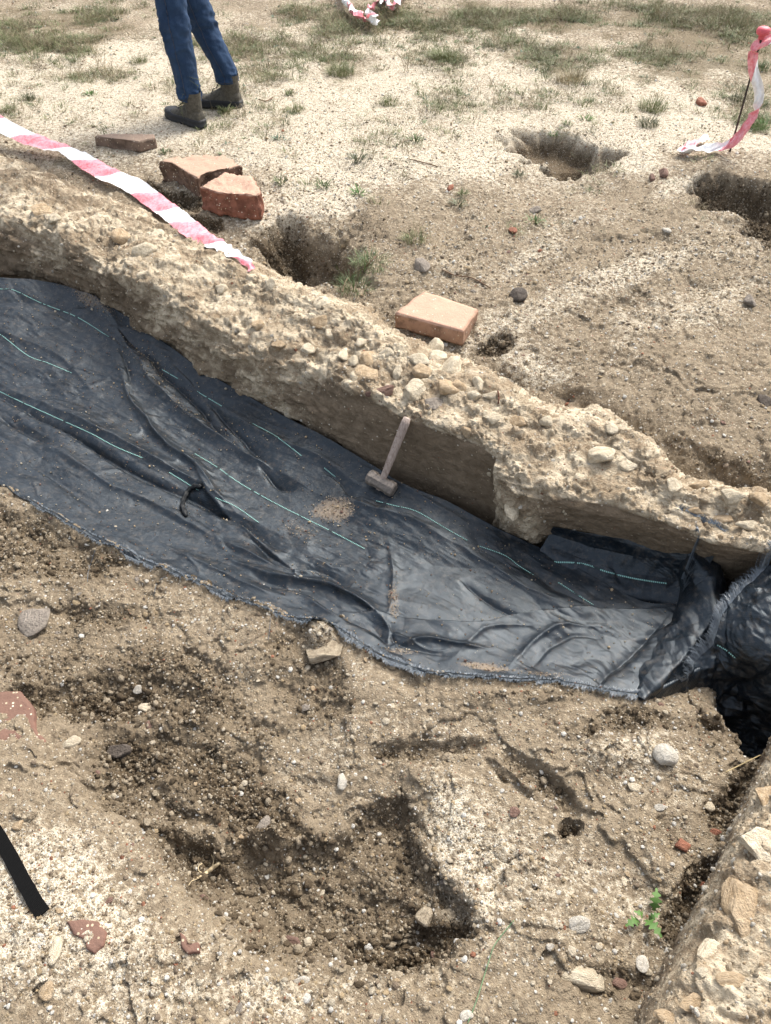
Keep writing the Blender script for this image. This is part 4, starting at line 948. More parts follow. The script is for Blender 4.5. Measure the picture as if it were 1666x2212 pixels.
def P3(px, py, y):                            # the point of a sight line at a given distance north
    r = ray(px, py); t = y/r.y; return CAMV + r*t
rod_b = pt(1577, 327, 0, BG); yR = rod_b.y
rod_t = P3(1647, 75, yR); rod_t.x = rod_t.x
rod = empty('marker_rod', rod_b); tag(rod, 'thin rusty steel rod with a pink plastic cap standing at the upper right', 'marker rod')
M_rod = simple('rusty_rebar', (.045, .03, .025), .7, .4); M_cap = simple('pink_plastic_cap', (.62, .10, .13), .5, .4)
path = [tuple(rod_b.lerp(rod_t, i/60)-Vector((0, 0, .05*(i == 0)))) for i in range(61)]
v_, f_ = tube(path, [.0058 if i % 2 else .0046 for i in range(61)], 7); child_of(link_mesh('rod', v_, f_, M_rod), rod)
prof = [(.0, .012), (.006, .0135), (.018, .0145), (.022, .026), (.03, .0295), (.042, .030), (.05, .026), (.055, .016), (.0555, .001)]
v_, f_ = tube([tuple(rod_t+Vector((0, 0, h-.02))) for h, r_ in prof], [r_*1.12 for h, r_ in prof], 18); child_of(link_mesh('cap', v_, f_, M_cap), rod)
RT = [(1760,60,0),(1700,75,0),(1660,85,0),(1630,105,-.01),(1628,150,-.015),(1640,200,-.02),(1632,245,-.03),(1612,275,-.05),(1590,300,-.07),(1560,318,-.09),(1520,322,-.1),(1480,322,-.1),(1476,320,-.09),(1500,306,-.08),(1530,296,-.07)]
pp = []
for k, (px, py, dy) in enumerate(RT):
    q = P3(px, py, yR+dy)
    if py > 270: q = Vector(W(px, py, .025 if py > 315 else .03+.0*(py)))
    if 270 <= py < 305 and px > 1580: q = P3(px, py, yR-.05)
    pp.append(q)
tape('barrier_tape', pp, .048, 'limp red and white barrier tape knotted to the marker rod and trailing on the ground', tilt=[60,60,50,70,85,80,85,80,60,40,20,10,0,-10,10], phase=.1, stripes=.22, wave=.008, seed=3)
v_, f_ = tube([tuple(rod_t+Vector((.0, 0, -.10-.0*i))+Vector((.012*math.cos(i), .012*math.sin(i), -.006*i))) for i in range(14)], .009, 6); 
TT = [(725,-60),(745,-8),(752,14),(775,30),(792,42),(812,44),(795,30),(808,12),(835,4),(850,14),(880,-40)]
tape('barrier_tape', [Vector(W(px, py, .05+.03*(k % 2))) for k, (px, py) in enumerate(TT)], .075, 'tangled red and white barrier tape lying far off at the top edge', tilt=[20,50,60,30,10,40,70,20,50,30,10], phase=.4, stripes=.17, wave=.012, seed=5)

# ---------------------------------------------------------------- person (walking left, seen from behind at an angle)
M_jean = None
g = NT('blue_denim', .85, .2); n1 = g.noise(8, 4, .6); n2_ = g.noise(400, 3, .6)
col = g.mix(g.ramp(n1, [(.35, 0), (.65, 1)]), (.011, .027, .062), (.023, .050, .105)); col = g.mix(g.ramp(n2_, [(.4, 0), (.7, .4)]), col, (.035, .065, .12))
M_jean = g.out(col, g.bump(g.noise(22, 5, .6, .8), .5, .012, g.bump(n2_, .3, .002)))
M_jack = simple('dark_jacket', (.06, .07, .06), .8, .2, .3); M_skin = simple('skin', (.5, .32, .24), .5, .4)
M_boot = stone_mat('suede_boot', (.055, .050, .040), (.115, .104, .082), 60, .85, 0); M_sole = simple('black_rubber', (.014, .014, .015), .6, .4, .3); M_lace = simple('dark_lace', (.03, .028, .026), .8, .2)
M_seam = simple('denim_seam', (.05, .055, .075), .8, .2)
lf = Vector(W(414, 268, 0)); rf = Vector(W(488, 233, 0))
lf.z = down(BG, lf.x, lf.y); rf.z = down(BG, rf.x, rf.y)
person = empty('person', (lf+rf)/2); tag(person, 'person in dark blue jeans and olive brown boots stepping to the left on the plain', 'person')
def rings_loft(rings, ns=40, seed=0, wr=.0):
    """rings: centre, rx, ry, rz rotation"""
    vs = []; n = len(rings)
    for i, (c, rx, ry, rz) in enumerate(rings):
        for k in range(ns):
            th = 2*math.pi*k/ns; a, b = rx*math.cos(th), ry*math.sin(th)
            vs.append((c[0]+a*math.cos(rz)-b*math.sin(rz), c[1]+a*math.sin(rz)+b*math.cos(rz), c[2]))
    vs = np.array(vs)
    return vs, grid_faces(n, ns, True)
hip = Vector((lf.x*.5+rf.x*.5-.10, lf.y*.5+rf.y*.5, .93))
def leg_rings(foot, knee, hipj, hem):
    key = [(foot[0]+.0, foot[1], hem, .060, .068), (foot[0]-.004, foot[1], hem+.05, .062, .070), (foot[0]*.7+knee[0]*.3, foot[1]*.7+knee[1]*.3, hem+.13, .066, .074),
           (foot[0]*.35+knee[0]*.65, foot[1]*.35+knee[1]*.65, hem+.22, .072, .078), (knee[0], knee[1], knee[2], .074, .078), (knee[0]*.6+hipj[0]*.4, knee[1]*.6+hipj[1]*.4, knee[2]+.17, .084, .088),
           (hipj[0], hipj[1], hipj[2]-.12, .092, .098), (hipj[0], hipj[1], hipj[2], .095, .10)]
    K = catmull(np.array(key), 130)
    return [((k[0], k[1], k[2]), k[3]*.98, k[4]*.98, 0) for k in K]
legs = []
jv = []
for foot, knee, hj, hem, sd_ in ((lf+Vector((.022, .0, 0)), (lf.x-.0, lf.y+.0, .485), (hip.x, hip.y-.08, hip.z), .135, 1), (rf+Vector((.035, .0, 0)), (rf.x-.075, rf.y, .485), (hip.x, hip.y+.08, hip.z), .145, 2)):
    vs, fs = rings_loft(leg_rings(foot, knee, hj, hem), 56)
    c = np.repeat(np.array([[k[0][0], k[0][1], k[0][2]] for k in leg_rings(foot, knee, hj, hem)]), 56, 0); rad = vs-c; rl = np.linalg.norm(rad, axis=1, keepdims=True)+1e-9
    X_, Y_, Z_ = vs.T; th = np.arctan2(rad[:, 1], rad[:, 0])
    env = np.exp(-((Z_-.47)/.10)**2) + .9*np.exp(-((Z_-hem-.03)/.07)**2) + .25
    d = .0150*env*fbm(np.cos(th)*.8+sd_*7, np.sin(th)*.8, Z_*14+.6*np.sin(th), 1.5, 3, 400+sd_, .5, True) + .005*fbm(np.cos(th)*2+sd_, np.sin(th)*2, Z_*7, 1, 2, 410)
    vs = vs + rad/rl*d[:, None]
    legs.append((vs, fs)); jv.append((vs.copy(), c, hem))
pel, pf = rings_loft([((hip.x, hip.y, hip.z-.14+i*.03), .12-.002*abs(i-4), .165-.003*abs(i-4), 0) for i in range(9)], 56)
allv = np.concatenate([legs[0][0], legs[1][0], pel]); allf = np.concatenate([legs[0][1], legs[1][1]+len(legs[0][0]), pf+len(legs[0][0])*2])
jeans = link_mesh('jeans', allv, allf, M_jean); sj = jeans.modifiers.new('thickness', 'SOLIDIFY'); sj.thickness = .003; child_of(jeans, person)
# side seams and hem bands
for (vs, c, hem), nm in zip(jv, (0, 1)):
    V = vs.reshape(130, 56, 3); cc = c.reshape(130, 56, 3)
    for k, wd_ in ((41, .0028),):
        pts = [Vector(V[i, k]+(V[i, k]-cc[i, k])*.02) for i in range(0, 100)]
        v_, f_ = tube([tuple(p) for p in pts], .0016, 5); s_ = link_mesh('seam', v_, f_, M_seam); child_of(s_, person)
    rim = [Vector(V[6, k]+(V[6, k]-cc[6, k])*.02) for k in range(56)]; rim.append(rim[0])
    v_, f_ = tube([tuple(p) for p in rim], .0013, 5); child_of(link_mesh('hem_stitch', v_, f_, M_seam), person)
def boot(pos, head):
    Mb = Matrix.Translation(pos) @ Matrix.Rotation(head, 4, 'Z')       # +x = toe
    # foot: x, half width, top height
    ks = catmull(np.array([(-.105, .012, .05), (-.10, .030, .085), (-.07, .037, .12), (-.02, .037, .125), (.03, .038, .105), (.08, .044, .078), (.13, .047, .062), (.17, .040, .055), (.188, .026, .046), (.196, .008, .032)]), 40)
    vs = []; ns = 28
    for xx, w, h in ks:
        for k in range(ns):
            th = 2*math.pi*k/ns; yy = w*math.copysign(abs(math.cos(th))**.8, math.cos(th)); zz_ = .022 + max(0, math.sin(th))**.85*(h-.022) if math.sin(th) > 0 else .022-.006*abs(math.sin(th))
            vs.append((xx, yy, zz_))
    f = grid_faces(40, ns, True).tolist(); f += [list(range(ns))[::-1], [39*ns+k for k in range(ns)]]
    sh = catmull(np.array([(-.035, .05, .060, .036), (-.040, .09, .060, .038), (-.045, .125, .056, .042), (-.047, .155, .054, .045), (-.048, .185, .056, .047)]), 16)
    sv = [(c + a*math.cos(2*math.pi*k/ns), b*math.sin(2*math.pi*k/ns), z_) for c, z_, a, b in sh for k in range(ns)]
    sf = grid_faces(16, ns, True).tolist()
    V, Fc = merge([(vs, [tuple(q) for q in f]), (sv, [tuple(q) for q in sf])])
    V = np.array(V); V = V + .0016*np.stack([fbm(V[:, 0], V[:, 1], V[:, 2], 40, 3, s) for s in (1, 2, 3)], 1)
    V = [tuple(Mb @ Vector(q)) for q in V]
    o = link_mesh('boot', V, Fc, M_boot); child_of(o, person); o['label'] = 'olive brown ankle boot'
    # sole with lugs
    out = catmull(np.array([(-.112, 0), (-.10, .032), (-.05, .042), (0, .038), (.06, .044), (.12, .052), (.17, .045), (.200, .018), (.205, 0), (.200, -.018), (.17, -.045), (.12, -.052), (.06, -.044), (0, -.038), (-.05, -.042), (-.10, -.032), (-.112, 0)]), 97)[:-1]
    sv, n = [], 96
    for z_, s in ((0, .96), (.004, 1.03), (.015, 1.05), (.018, 1.0), (.034, 1.03), (.046, 1.0), (.048, .9)):
        for k, (a, b) in enumerate(out):
            lug = 1 - (.045 if (z_ <= .012 and k % 6 < 2) else 0); sv.append(tuple(Mb @ Vector((a*s*lug, b*s*lug, z_ + (.012 if a > .17 else .008 if a > .14 else 0)*(a > .1)))))
    sf = grid_faces(7, n, True).tolist(); sf += [list(range(n))[::-1], [6*n+k for k in range(n)]]
    so = link_mesh('sole', sv, [tuple(q) for q in sf], M_sole); so.parent = o
    # toe cap
    tv = []
    kk = [k for k in ks if k[0] > .12]; 
    for xx, w, h in kk:
        for k in range(15):
            th = math.pi*k/14; tv.append(tuple(Mb @ Vector((xx+.002, w*1.04*math.copysign(abs(math.cos(th))**.8, math.cos(th)), .022+math.sin(th)**.85*(h-.019)*.95))))
    tc = link_mesh('toe_cap', tv, grid_faces(len(kk), 15).tolist(), M_sole); tc.parent = o
    lv = []
    for i in range(5):
        xx = .0+i*.019; z_ = .150-.0165*i; lv.append(tube([tuple(Mb @ Vector((xx+(.006 if i % 2 else -.002), s*.022, z_-abs(s)*.006))) for s in (-1, -.5, 0, .5, 1)], .0026, 6))
    a, b = merge(lv); lo = link_mesh('laces', a, b, M_lace); lo.parent = o
    return o
boot(lf, R(141)); boot(rf, R(168))
# upper body (above the frame)
bm = bmesh.new(); sk = bm.verts.layers.skin.verify()
def SV(co, r, root=False):
    v = bm.verts.new(co); v[sk].radius = (r, r); v[sk].use_root = root; return v
hx, hy = hip.x, hip.y
a0 = SV((hx, hy, .95), .14, True); a1 = SV((hx-.02, hy, 1.15), .135); a2 = SV((hx-.03, hy, 1.38), .14); a3 = SV((hx-.035, hy, 1.48), .06); a4 = SV((hx-.045, hy, 1.56), .058)
h1 = SV((hx-.055, hy, 1.64), .088); h2 = SV((hx-.05, hy, 1.71), .085)
for p_, q_ in ((a0, a1), (a1, a2), (a2, a3), (a3, a4), (a4, h1), (h1, h2)): bm.edges.new((p_, q_))
for s in (-1, 1):
    b1 = SV((hx-.03, hy+s*.19, 1.40), .058); b2 = SV((hx-.02, hy+s*.24, 1.13), .043); b3 = SV((hx-.12, hy+s*.23, .92), .032); b4 = SV((hx-.15, hy+s*.225, .84), .030)
    for p_, q_ in ((a2, b1), (b1, b2), (b2, b3), (b3, b4)): bm.edges.new((p_, q_))
    for k in range(4):
        f1 = SV((hx-.165-.0*k, hy+s*.225+(k-1.5)*.017, .80), .0085); f2 = SV((hx-.17, hy+s*.222+(k-1.5)*.018, .765-.006*(k in (1, 2))), .0075); bm.edges.new((b4, f1)); bm.edges.new((f1, f2))
    t1 = SV((hx-.185, hy+s*.2, .82), .009); bm.edges.new((b4, t1))
me = bpy.data.meshes.new('body'); bm.to_mesh(me); bm.free(); me.materials.append(M_skin)
body = bpy.data.objects.new('body', me); C.objects.link(body); body.modifiers.new('skin', 'SKIN'); body.modifiers.new('smooth', 'SUBSURF').levels = 2; body.modifiers['smooth'].render_levels = 2; child_of(body, person)
jr = [((hx, hy, .86), .15, .20, 0), ((hx-.01, hy, 1.0), .145, .19, 0), ((hx-.02, hy, 1.15), .145, .19, 0), ((hx-.03, hy, 1.33), .15, .215, 0), ((hx-.03, hy, 1.44), .12, .18, 0), ((hx-.035, hy, 1.50), .075, .09, 0)]
vs, fs = rings_loft(jr, 32); child_of(link_mesh('jacket', vs, fs, M_jack), person)
vs = []
hv, hf = rings_loft([((hx-.05, hy, 1.63+.02*i), .088*math.cos(i*.16)+.012, .08*math.cos(i*.16)+.012, 0) for i in range(9)], 24); child_of(link_mesh('hair', hv, hf, M_lace), person)

# ---------------------------------------------------------------- strap, root, twigs
def strap(pts, width, name, label, cat, mat, thick=.0025):
    P = catmull(np.array(pts, float), 60); w3 = [pt(*p, bv=BG) for p in P]
    zs = np.array([p.z for p in w3]); zs = np.convolve(np.pad(zs, 6, 'edge'), np.ones(13)/13, 'valid') + .010; vs = []
    for i, p in enumerate(w3):
        t = (w3[min(i+1, 59)]-w3[max(i-1, 0)]); t.z = 0; t.normalize(); s = Vector((-t.y, t.x, 0))*width/2; c = Vector((p.x, p.y, zs[i]))
        e = .0018*(i > 54)
        for a, dz in ((-1, 0), (1, 0), (1, thick+e), (-1, thick+e)): vs.append(tuple(c+s*a+Vector((0, 0, dz))))
    fs = grid_faces(60, 4, True).tolist() + [[3, 2, 1, 0], [236, 237, 238, 239]]
    return tag(link_mesh(name, vs, fs, mat, smooth=False), label, cat)
g = NT('black_webbing', .95, .06); w = g.n('TexWave', wave_type='BANDS', bands_direction='DIAGONAL'); w.inputs['Scale'].default_value = 170; g.l(g.co, w.inputs[0])
M_web = g.out((.006, .006, .006), g.bump(w.outputs[1], .35, .001))
strap([(-90,1690),(-20,1780),(15,1835),(45,1890),(75,1945),(97,1978)], .030, 'webbing_strap', 'black woven webbing strap end lying on the gravel at the left edge', 'strap', M_web)
M_root = simple('pale_root', (.55, .44, .27), .7, .3, .3, 120); M_twig = simple('dry_twig', (.17, .11, .07), .8, .2); M_stalk = simple('dry_stalk', (.33, .26, .14), .8, .2)
def surf_path(pts, lift=.003, n=20, bv=None): return [tuple(pt(*p, dz=lift, bv=bv or BG)) for p in catmull(np.array(pts, float), n)]
rt = [tube(surf_path([(428,1900+0),(440,1893),(452,1885),(468,1872),(476,1866)], .008), [.0015+.0035*math.sin(.3+2.4*i/19) for i in range(20)], 7, .15),
      tube(surf_path([(460,1878),(463,1862),(458,1850)], .01, 10), .0013, 5), tube(surf_path([(445,1890),(432,1885),(430,1875),(438,1868)], .008, 12), .0012, 5), tube(surf_path([(476,1866),(480,1875),(478,1885)], .007, 10), .0009, 5),
      tube(surf_path([(428,1900),(415,1905),(408,1915)], .005, 10), .0009, 5)]
v_, f_ = merge(rt); tag(link_mesh('root', v_, f_, M_root), 'short pale forked root lying at the rim of the dark hollow', 'root')
def twig(pts, rad, label, mat=M_twig, lift=.003, name='twig', bv=None):
    v_, f_ = tube(surf_path(pts, lift, 24, bv), rad, 5); return tag(link_mesh(name, v_, f_, mat), label, 'twig' if name == 'twig' else name.replace('_', ' '))
twig([(190,1258),(192,1235),(200,1210),(208,1185)], .0008, 'fine dark plastic thread pulled from the sheet, leftmost on the near earth', M_fray, .004, 'loose_thread')
twig([(333,1290),(340,1262),(360,1245)], .0008, 'fine curled black thread below the sheet edge, left of centre', M_fray, .004, 'loose_thread')
twig([(580,1385),(583,1360),(585,1335)], .0007, 'fine black thread hanging from the sheet edge near the pale mortar block', M_fray, .004, 'loose_thread')
twig([(955,585),(985,598),(1020,603),(1060,625)], .003, 'dark dry stem on the earth between the pit and the whole brick', M_twig, .006)
twig([(1560,1680),(1620,1650),(1672,1625)], .0018, 'thin brown stalk across the hollow at the right edge', M_stalk, .03, bv=BA)
twig([(560,218),(575,222),(590,214)], .004, 'short dark twig on the ground right of the boots', M_twig, .01)
twig([(740,640),(752,610),(790,585),(815,560)], .003, 'green brown stem hanging into the pit behind the wall', M_twig, .02)
twig([(1075,850),(1077,865),(1076,878)], .003, 'short rusty nail standing in the mortar of the wall', simple('rust', (.12, .05, .03), .8, .3), .012, 'nail')
twig([(880,345),(910,352),(945,362)], .003, 'dark thin stem on the pale plain between the bricks and the far pit', M_twig, .006)
def curve_thread(pts, label, rad=.0012, mat=M_stalk): return twig(pts, rad, label, mat, .006, 'plant_stem', BA)
curve_thread([(1010,2212),(1030,2160),(1055,2080),(1070,2040),(1110,1990)], 'long thin green stem reaching up from the bottom edge', .0011, leaf_mat('thin_green_stem', (.10, .18, .09), (.16, .26, .13)))

# ---------------------------------------------------------------- plants
LM = dict(green=leaf_mat('green_leaf', (.10, .145, .055), (.16, .21, .09)), olive=leaf_mat('olive_leaf', (.13, .15, .06), (.23, .245, .11)), dry=leaf_mat('dry_leaf', (.26, .215, .12), (.42, .35, .22)),
          dark=leaf_mat('dark_leaf', (.10, .11, .065), (.16, .17, .09)), bright=leaf_mat('bright_leaf', (.075, .16, .035), (.14, .24, .07)), brown=leaf_mat('brown_stem', (.15, .115, .07), (.26, .205, .13)), bluegreen=leaf_mat('bluegreen_leaf', (.09, .15, .10), (.15, .23, .15)))
def blades(n, h, spread, lean, w, seed, seg=3, flat=False):
    r = random.Random(seed); vs, fs = [], []
    for _ in range(n):
        a = r.uniform(0, 2*math.pi); rr = spread*math.sqrt(r.random()); p = Vector((rr*math.cos(a), rr*math.sin(a), -.002)); a2 = a+r.uniform(-.9, .9); L = h*r.uniform(.4, 1.1); ln = lean*r.uniform(.3, 1.3)
        d = Vector((math.cos(a2), math.sin(a2), 0)); s = Vector((-d.y, d.x, 0))*w*r.uniform(.6, 1.2)/2; pr = None
        for k in range(seg+1):
            f = k/seg; q = p + d*L*math.sin(ln*f)*(f if not flat else 1)*.9 + Vector((0, 0, L*f*math.cos(ln*f*.9))); ww = (1-f**1.5)*(1 if not flat else .5+2*f*(1-f)) 
            b = len(vs)
            if k == seg: vs.append(tuple(q)); fs.append((pr, pr+1, b))
            else:
                vs += [tuple(q+s*ww), tuple(q-s*ww)]
                if pr is not None: fs.append((pr, pr+1, b+1, b))
                pr = b
    return vs, fs
def wisp(n, h, spread, seed, leafy=0):
    r = random.Random(seed); parts = []
    for _ in range(n):
        a = r.uniform(0, 6.28); d = Vector((math.cos(a), math.sin(a), 0)); L = h*r.uniform(.5, 1.1); b = Vector((r.uniform(-spread, spread), r.uniform(-spread, spread), 0))
        bend = r.uniform(.1, .6); path = [tuple(b+d*L*bend*(k/6)**1.5+Vector((r.uniform(-.004, .004), r.uniform(-.004, .004), L*(k/6)*(1-.3*bend*k/6)))) for k in range(7)]
        parts.append(tube(path, [.0012*(1-.1*k) for k in range(7)], 3, cap=False))
        for k in range(2, 7):
            for s in range(1+leafy):
                a2 = r.uniform(0, 6.28); l = L*r.uniform(.08, .28); q = Vector(path[k]); e = q+Vector((math.cos(a2)*l, math.sin(a2)*l, l*r.uniform(.3, .9)))
                parts.append(([tuple(q+Vector((0, 0, -.001))), tuple(q+Vector((.001, 0, .001))), tuple(e)], [(0, 1, 2)]))
                if leafy:
                    for _q in range(3):
                        c = q.lerp(e, r.random()); s2 = .004; a3 = r.uniform(0, 6.28)
                        parts.append(([tuple(c), tuple(c+Vector((math.cos(a3)*s2, math.sin(a3)*s2, .002))), tuple(c+Vector((math.cos(a3+.7)*s2*1.6, math.sin(a3+.7)*s2*1.6, .004)))], [(0, 1, 2)]))
    return merge(parts)
def plant(px, py, kind, size, mat, label, name='weed', cat='weed', n=None, group=None):
    p = pt(px, py, 0, BG); sd_ = int(px+py*3)
    if kind == 'grass': v_, f_ = merge([blades((n or 60)*3, size*.62, size*.62, 1.25, .0026, sd_), wisp(6, size*.8, size*.4, sd_)])
    elif kind == 'rosette': v_, f_ = merge([blades(n or 14, size*.8, size*.25, 1.5, size*.13, sd_, 4, True), blades(20, size*.45, size*.6, 1.2, size*.09, sd_+1, 3, True), blades(22, size*.8, size*.7, 1.5, .002, sd_+2, 3), wisp(3, size*.6, size*.4, sd_)])
    else: v_, f_ = wisp(n or 8, size, size*.12, sd_, 1)
    o = link_mesh(name, v_, f_, LM[mat], smooth=False); o.location = p; return tag(o, label, cat, group)
for a in [
 (772,348,'rosette',.09,'dark','dark flat weed rosette on the pale plain right of the broken bricks'),(700,404,'rosette',.08,'green','small green weed just right of the nearer broken brick'),(775,418,'rosette',.07,'bright','bright green weed below the dark flat rosette'),
 (893,520,'grass',.08,'olive','greyish weed tuft on the bare earth between the pit and the far hole',"weed",'weed',40),(800,575,'grass',.13,'green','grassy clump at the right rim of the pit behind the wall','grass_tuft','grass',60),(765,625,'grass',.12,'green','long green grass hanging down into the pit behind the wall','grass_tuft','grass',50),
 (1265,258,'rosette',.07,'bright','bright green rosette just beyond the far pit'),(1155,482,'rosette',.08,'green','green weed in front of the far pit',),(898,303,'rosette',.08,'green','small green weed on the open pale plain, middle'),
 (1410,236,'grass',.14,'olive','low olive bush on the plain between the far pit and the rod',"weed",'weed',120),(606,395,'rosette',.07,'olive','small olive weed above the dent near the nearer broken brick'),(990,442,'rosette',.07,'dark','dark weed on the earth left of the far pit'),
 (1225,268,'rosette',.05,'green','tiny green weed left of the bright rosette beyond the far pit'),(1636,275,'grass',.10,'bright','bright grass patch right of the marker rod','grass_tuft','grass',110),(300,135,'grass',.10,'olive','olive grass tuft left of the jeans'),(195,205,'rosette',.07,'bright','small bright weed on the plain above the lone tile'),
 (488,243,'rosette',.08,'olive','fleshy yellowish green weed at the sole of the rear boot',"weed",'weed',46),(405,268,'tall',.40,'olive','tall wispy seedhead plant standing in front of the jeans','weed','weed',5),(600,300,'rosette',.06,'bluegreen','small bluish weed right of the front boot'),
 (735,160,'grass',.15,'olive','broad dark olive tuft on the plain right of the person',"grass_tuft",'grass',150),(960,128,'grass',.15,'olive','broad grass tuft at the upper middle of the plain','grass_tuft','grass',150),(1235,175,'grass',.16,'dry','dry grassy tuft in the upper right part of the plain','grass_tuft','grass',120),(640,240,'grass',.09,'olive','small tuft right of the boots','grass_tuft','grass',60),
 (230,300,'tall',.12,'olive','short wispy weed beyond the lone tile','weed','weed',5),(60,215,'grass',.08,'dark','dark low tuft near the left edge of the plain','grass_tuft','grass',60),(560,190,'tall',.34,'dry','tall dry stalks rising right of the person','weed','weed',7),(640,170,'tall',.30,'olive','tall green stalks on the plain right of the dry stalks','weed','weed',6),
 (220,150,'tall',.32,'dry','tall thin dry stalks left of the person','weed','weed',7),(20,240,'grass',.08,'olive','low tuft at the left edge above the tape','grass_tuft','grass',60),(1000,420,'rosette',.05,'olive','tiny olive weed left of the far pit',),(1120,380,'rosette',.06,'dark','dark weed at the left foot of the far pit'),
 (1590,215,'grass',.08,'dark','dark tuft behind the marker rod','grass_tuft','grass',60),(1400,270,'grass',.10,'dark','dark little bush right behind the far pit','weed','weed',70),(840,225,'grass',.10,'olive','low tuft left of the middle of the plain','grass_tuft','grass',60),(880,155,'tall',.2,'dry','dry wisps beside the broad upper tuft','weed','weed',8),
 (1195,292,'rosette',.05,'bright','tiny bright weed at the far rim of the far pit'),(355,330,'rosette',.05,'green','tiny green weed between the lone tile and the broken bricks'),(625,205,'rosette',.07,'olive','olive weed right of the twig by the boots'),(1640,150,'grass',.12,'green','green grass tuft near the top right corner','grass_tuft','grass',90)]:
    a = list(a); plant(*a[:6], *(a[6:8] if len(a) > 6 else ()), **({'n': a[8]} if len(a) > 8 else {}))
# seedling with lobed leaves in the foreground
sp = pt(1385, 1995, 0, BG)
seed_e = empty('seedling', sp); tag(seed_e, 'bright green seedling with lobed leaves in the lower right foreground', 'seedling')
def lobed(L, Wd):
    prof = []
    for k in range(25):
        f = k/24; prof.append((L*f, Wd*(math.sin(math.pi*f**.8)**.8)*(.62+.38*math.cos(f*4*2*math.pi))+.0012))
    vs = [(x_, w_, .1*x_*0+.012*math.sin(3*x_/L)) for x_, w_ in prof]+[(x_, 0, .012*math.sin(3*x_/L)-.001) for x_, w_ in prof]+[(x_, -w_, .012*math.sin(3*x_/L)) for x_, w_ in prof]
    return vs, [(k, k+1, 26+k, 25+k) for k in range(24)]+[(25+k, 26+k, 51+k, 50+k) for k in range(24)]
for k, (px, py, L, ang_, tilt) in enumerate([(1378,1990,.045,205,.35),(1392,1990,.05,300,.3),(1410,1970,.05,75,.5),(1385,1985,.03,160,.7),(1400,1990,.03,20,.6)]):
    v_, f_ = lobed(L, L*.28); o = link_mesh('leaf', v_, f_, LM['bright']); p = pt(px, py, .008, BG); o.parent = seed_e; o.location = p-Vector(sp); o.rotation_euler = (0, -tilt, R(ang_))

# ---------------------------------------------------------------- countless small stuff by geometry nodes
def gn_scatter(name, mesh_list, pts, rots, scl, picks, mat=None, kind='stuff', label=None):
    col = bpy.data.collections.new(name+'_kinds')
    for k, me in enumerate(mesh_list):
        o = bpy.data.objects.new('%s_kind_%02d' % (name, k), me); col.objects.link(o)
    me = bpy.data.meshes.new(name); me.vertices.add(len(pts)); me.vertices.foreach_set('co', np.asarray(pts, np.float32).ravel())
    for nm, arr, ty in (('rot', rots, 'FLOAT_VECTOR'), ('scl', scl, 'FLOAT_VECTOR')):
        at = me.attributes.new(nm, ty, 'POINT'); at.data.foreach_set('vector', np.asarray(arr, np.float32).ravel())
    at = me.attributes.new('pick', 'INT', 'POINT'); at.data.foreach_set('value', np.asarray(picks, np.int32))
    ob = bpy.data.objects.new(name, me); C.objects.link(ob); tag(ob, label, kind=kind)
    ng = bpy.data.node_groups.new(name, 'GeometryNodeTree'); ng.interface.new_socket('Geometry', in_out='INPUT', socket_type='NodeSocketGeometry'); ng.interface.new_socket('Geometry', in_out='OUTPUT', socket_type='NodeSocketGeometry')
    N = ng.nodes; gi, go = N.new('NodeGroupInput'), N.new('NodeGroupOutput'); ip = N.new('GeometryNodeInstanceOnPoints'); ci = N.new('GeometryNodeCollectionInfo')
    ci.inputs['Collection'].default_value = col; ci.inputs['Separate Children'].default_value = True; ci.inputs['Reset Children'].default_value = True
    def na(n, t):
        a = N.new('GeometryNodeInputNamedAttribute'); a.data_type = t; a.inputs[0].default_value = n; return next(o for o in a.outputs if o.enabled)
    L_ = ng.links; L_.new(gi.outputs[0], ip.inputs['Points']); L_.new(ci.outputs[0], ip.inputs['Instance']); ip.inputs['Pick Instance'].default_value = True
    L_.new(na('pick', 'INT'), ip.inputs['Instance Index']); e2r = N.new('FunctionNodeEulerToRotation'); L_.new(na('rot', 'FLOAT_VECTOR'), e2r.inputs[0]); L_.new(e2r.outputs[0], ip.inputs['Rotation'])
    L_.new(na('scl', 'FLOAT_VECTOR'), ip.inputs['Scale']); L_.new(ip.outputs[0], go.inputs[0])
    md = ob.modifiers.new('scatter', 'NODES'); md.node_group = ng
    return ob
nrow, ncol = X.shape
def sample_grid(V3, n, weight):
    """random points on a grid surface (rows, cols, 3), weighted by cell area times weight"""
    a = V3[1:, :-1]-V3[:-1, :-1]; b = V3[:-1, 1:]-V3[:-1, :-1]; ar = np.linalg.norm(np.cross(a, b), axis=-1)*weight[:-1, :-1]
    c = np.cumsum(ar.ravel()); k = np.searchsorted(c, rng.random(n)*c[-1]); i, j = np.unravel_index(k, ar.shape)
    u_, v_ = rng.random((n, 1)), rng.random((n, 1)); p = V3[i, j]+(V3[i+1, j]-V3[i, j])*u_+(V3[i, j+1]-V3[i, j])*v_
    return p, i, j
G3 = gv.reshape(nrow, ncol, 3)
vis = (np.abs(X) < .40*(Y+1.75)+.1) & (Y > .15) & (Y < 8.2)
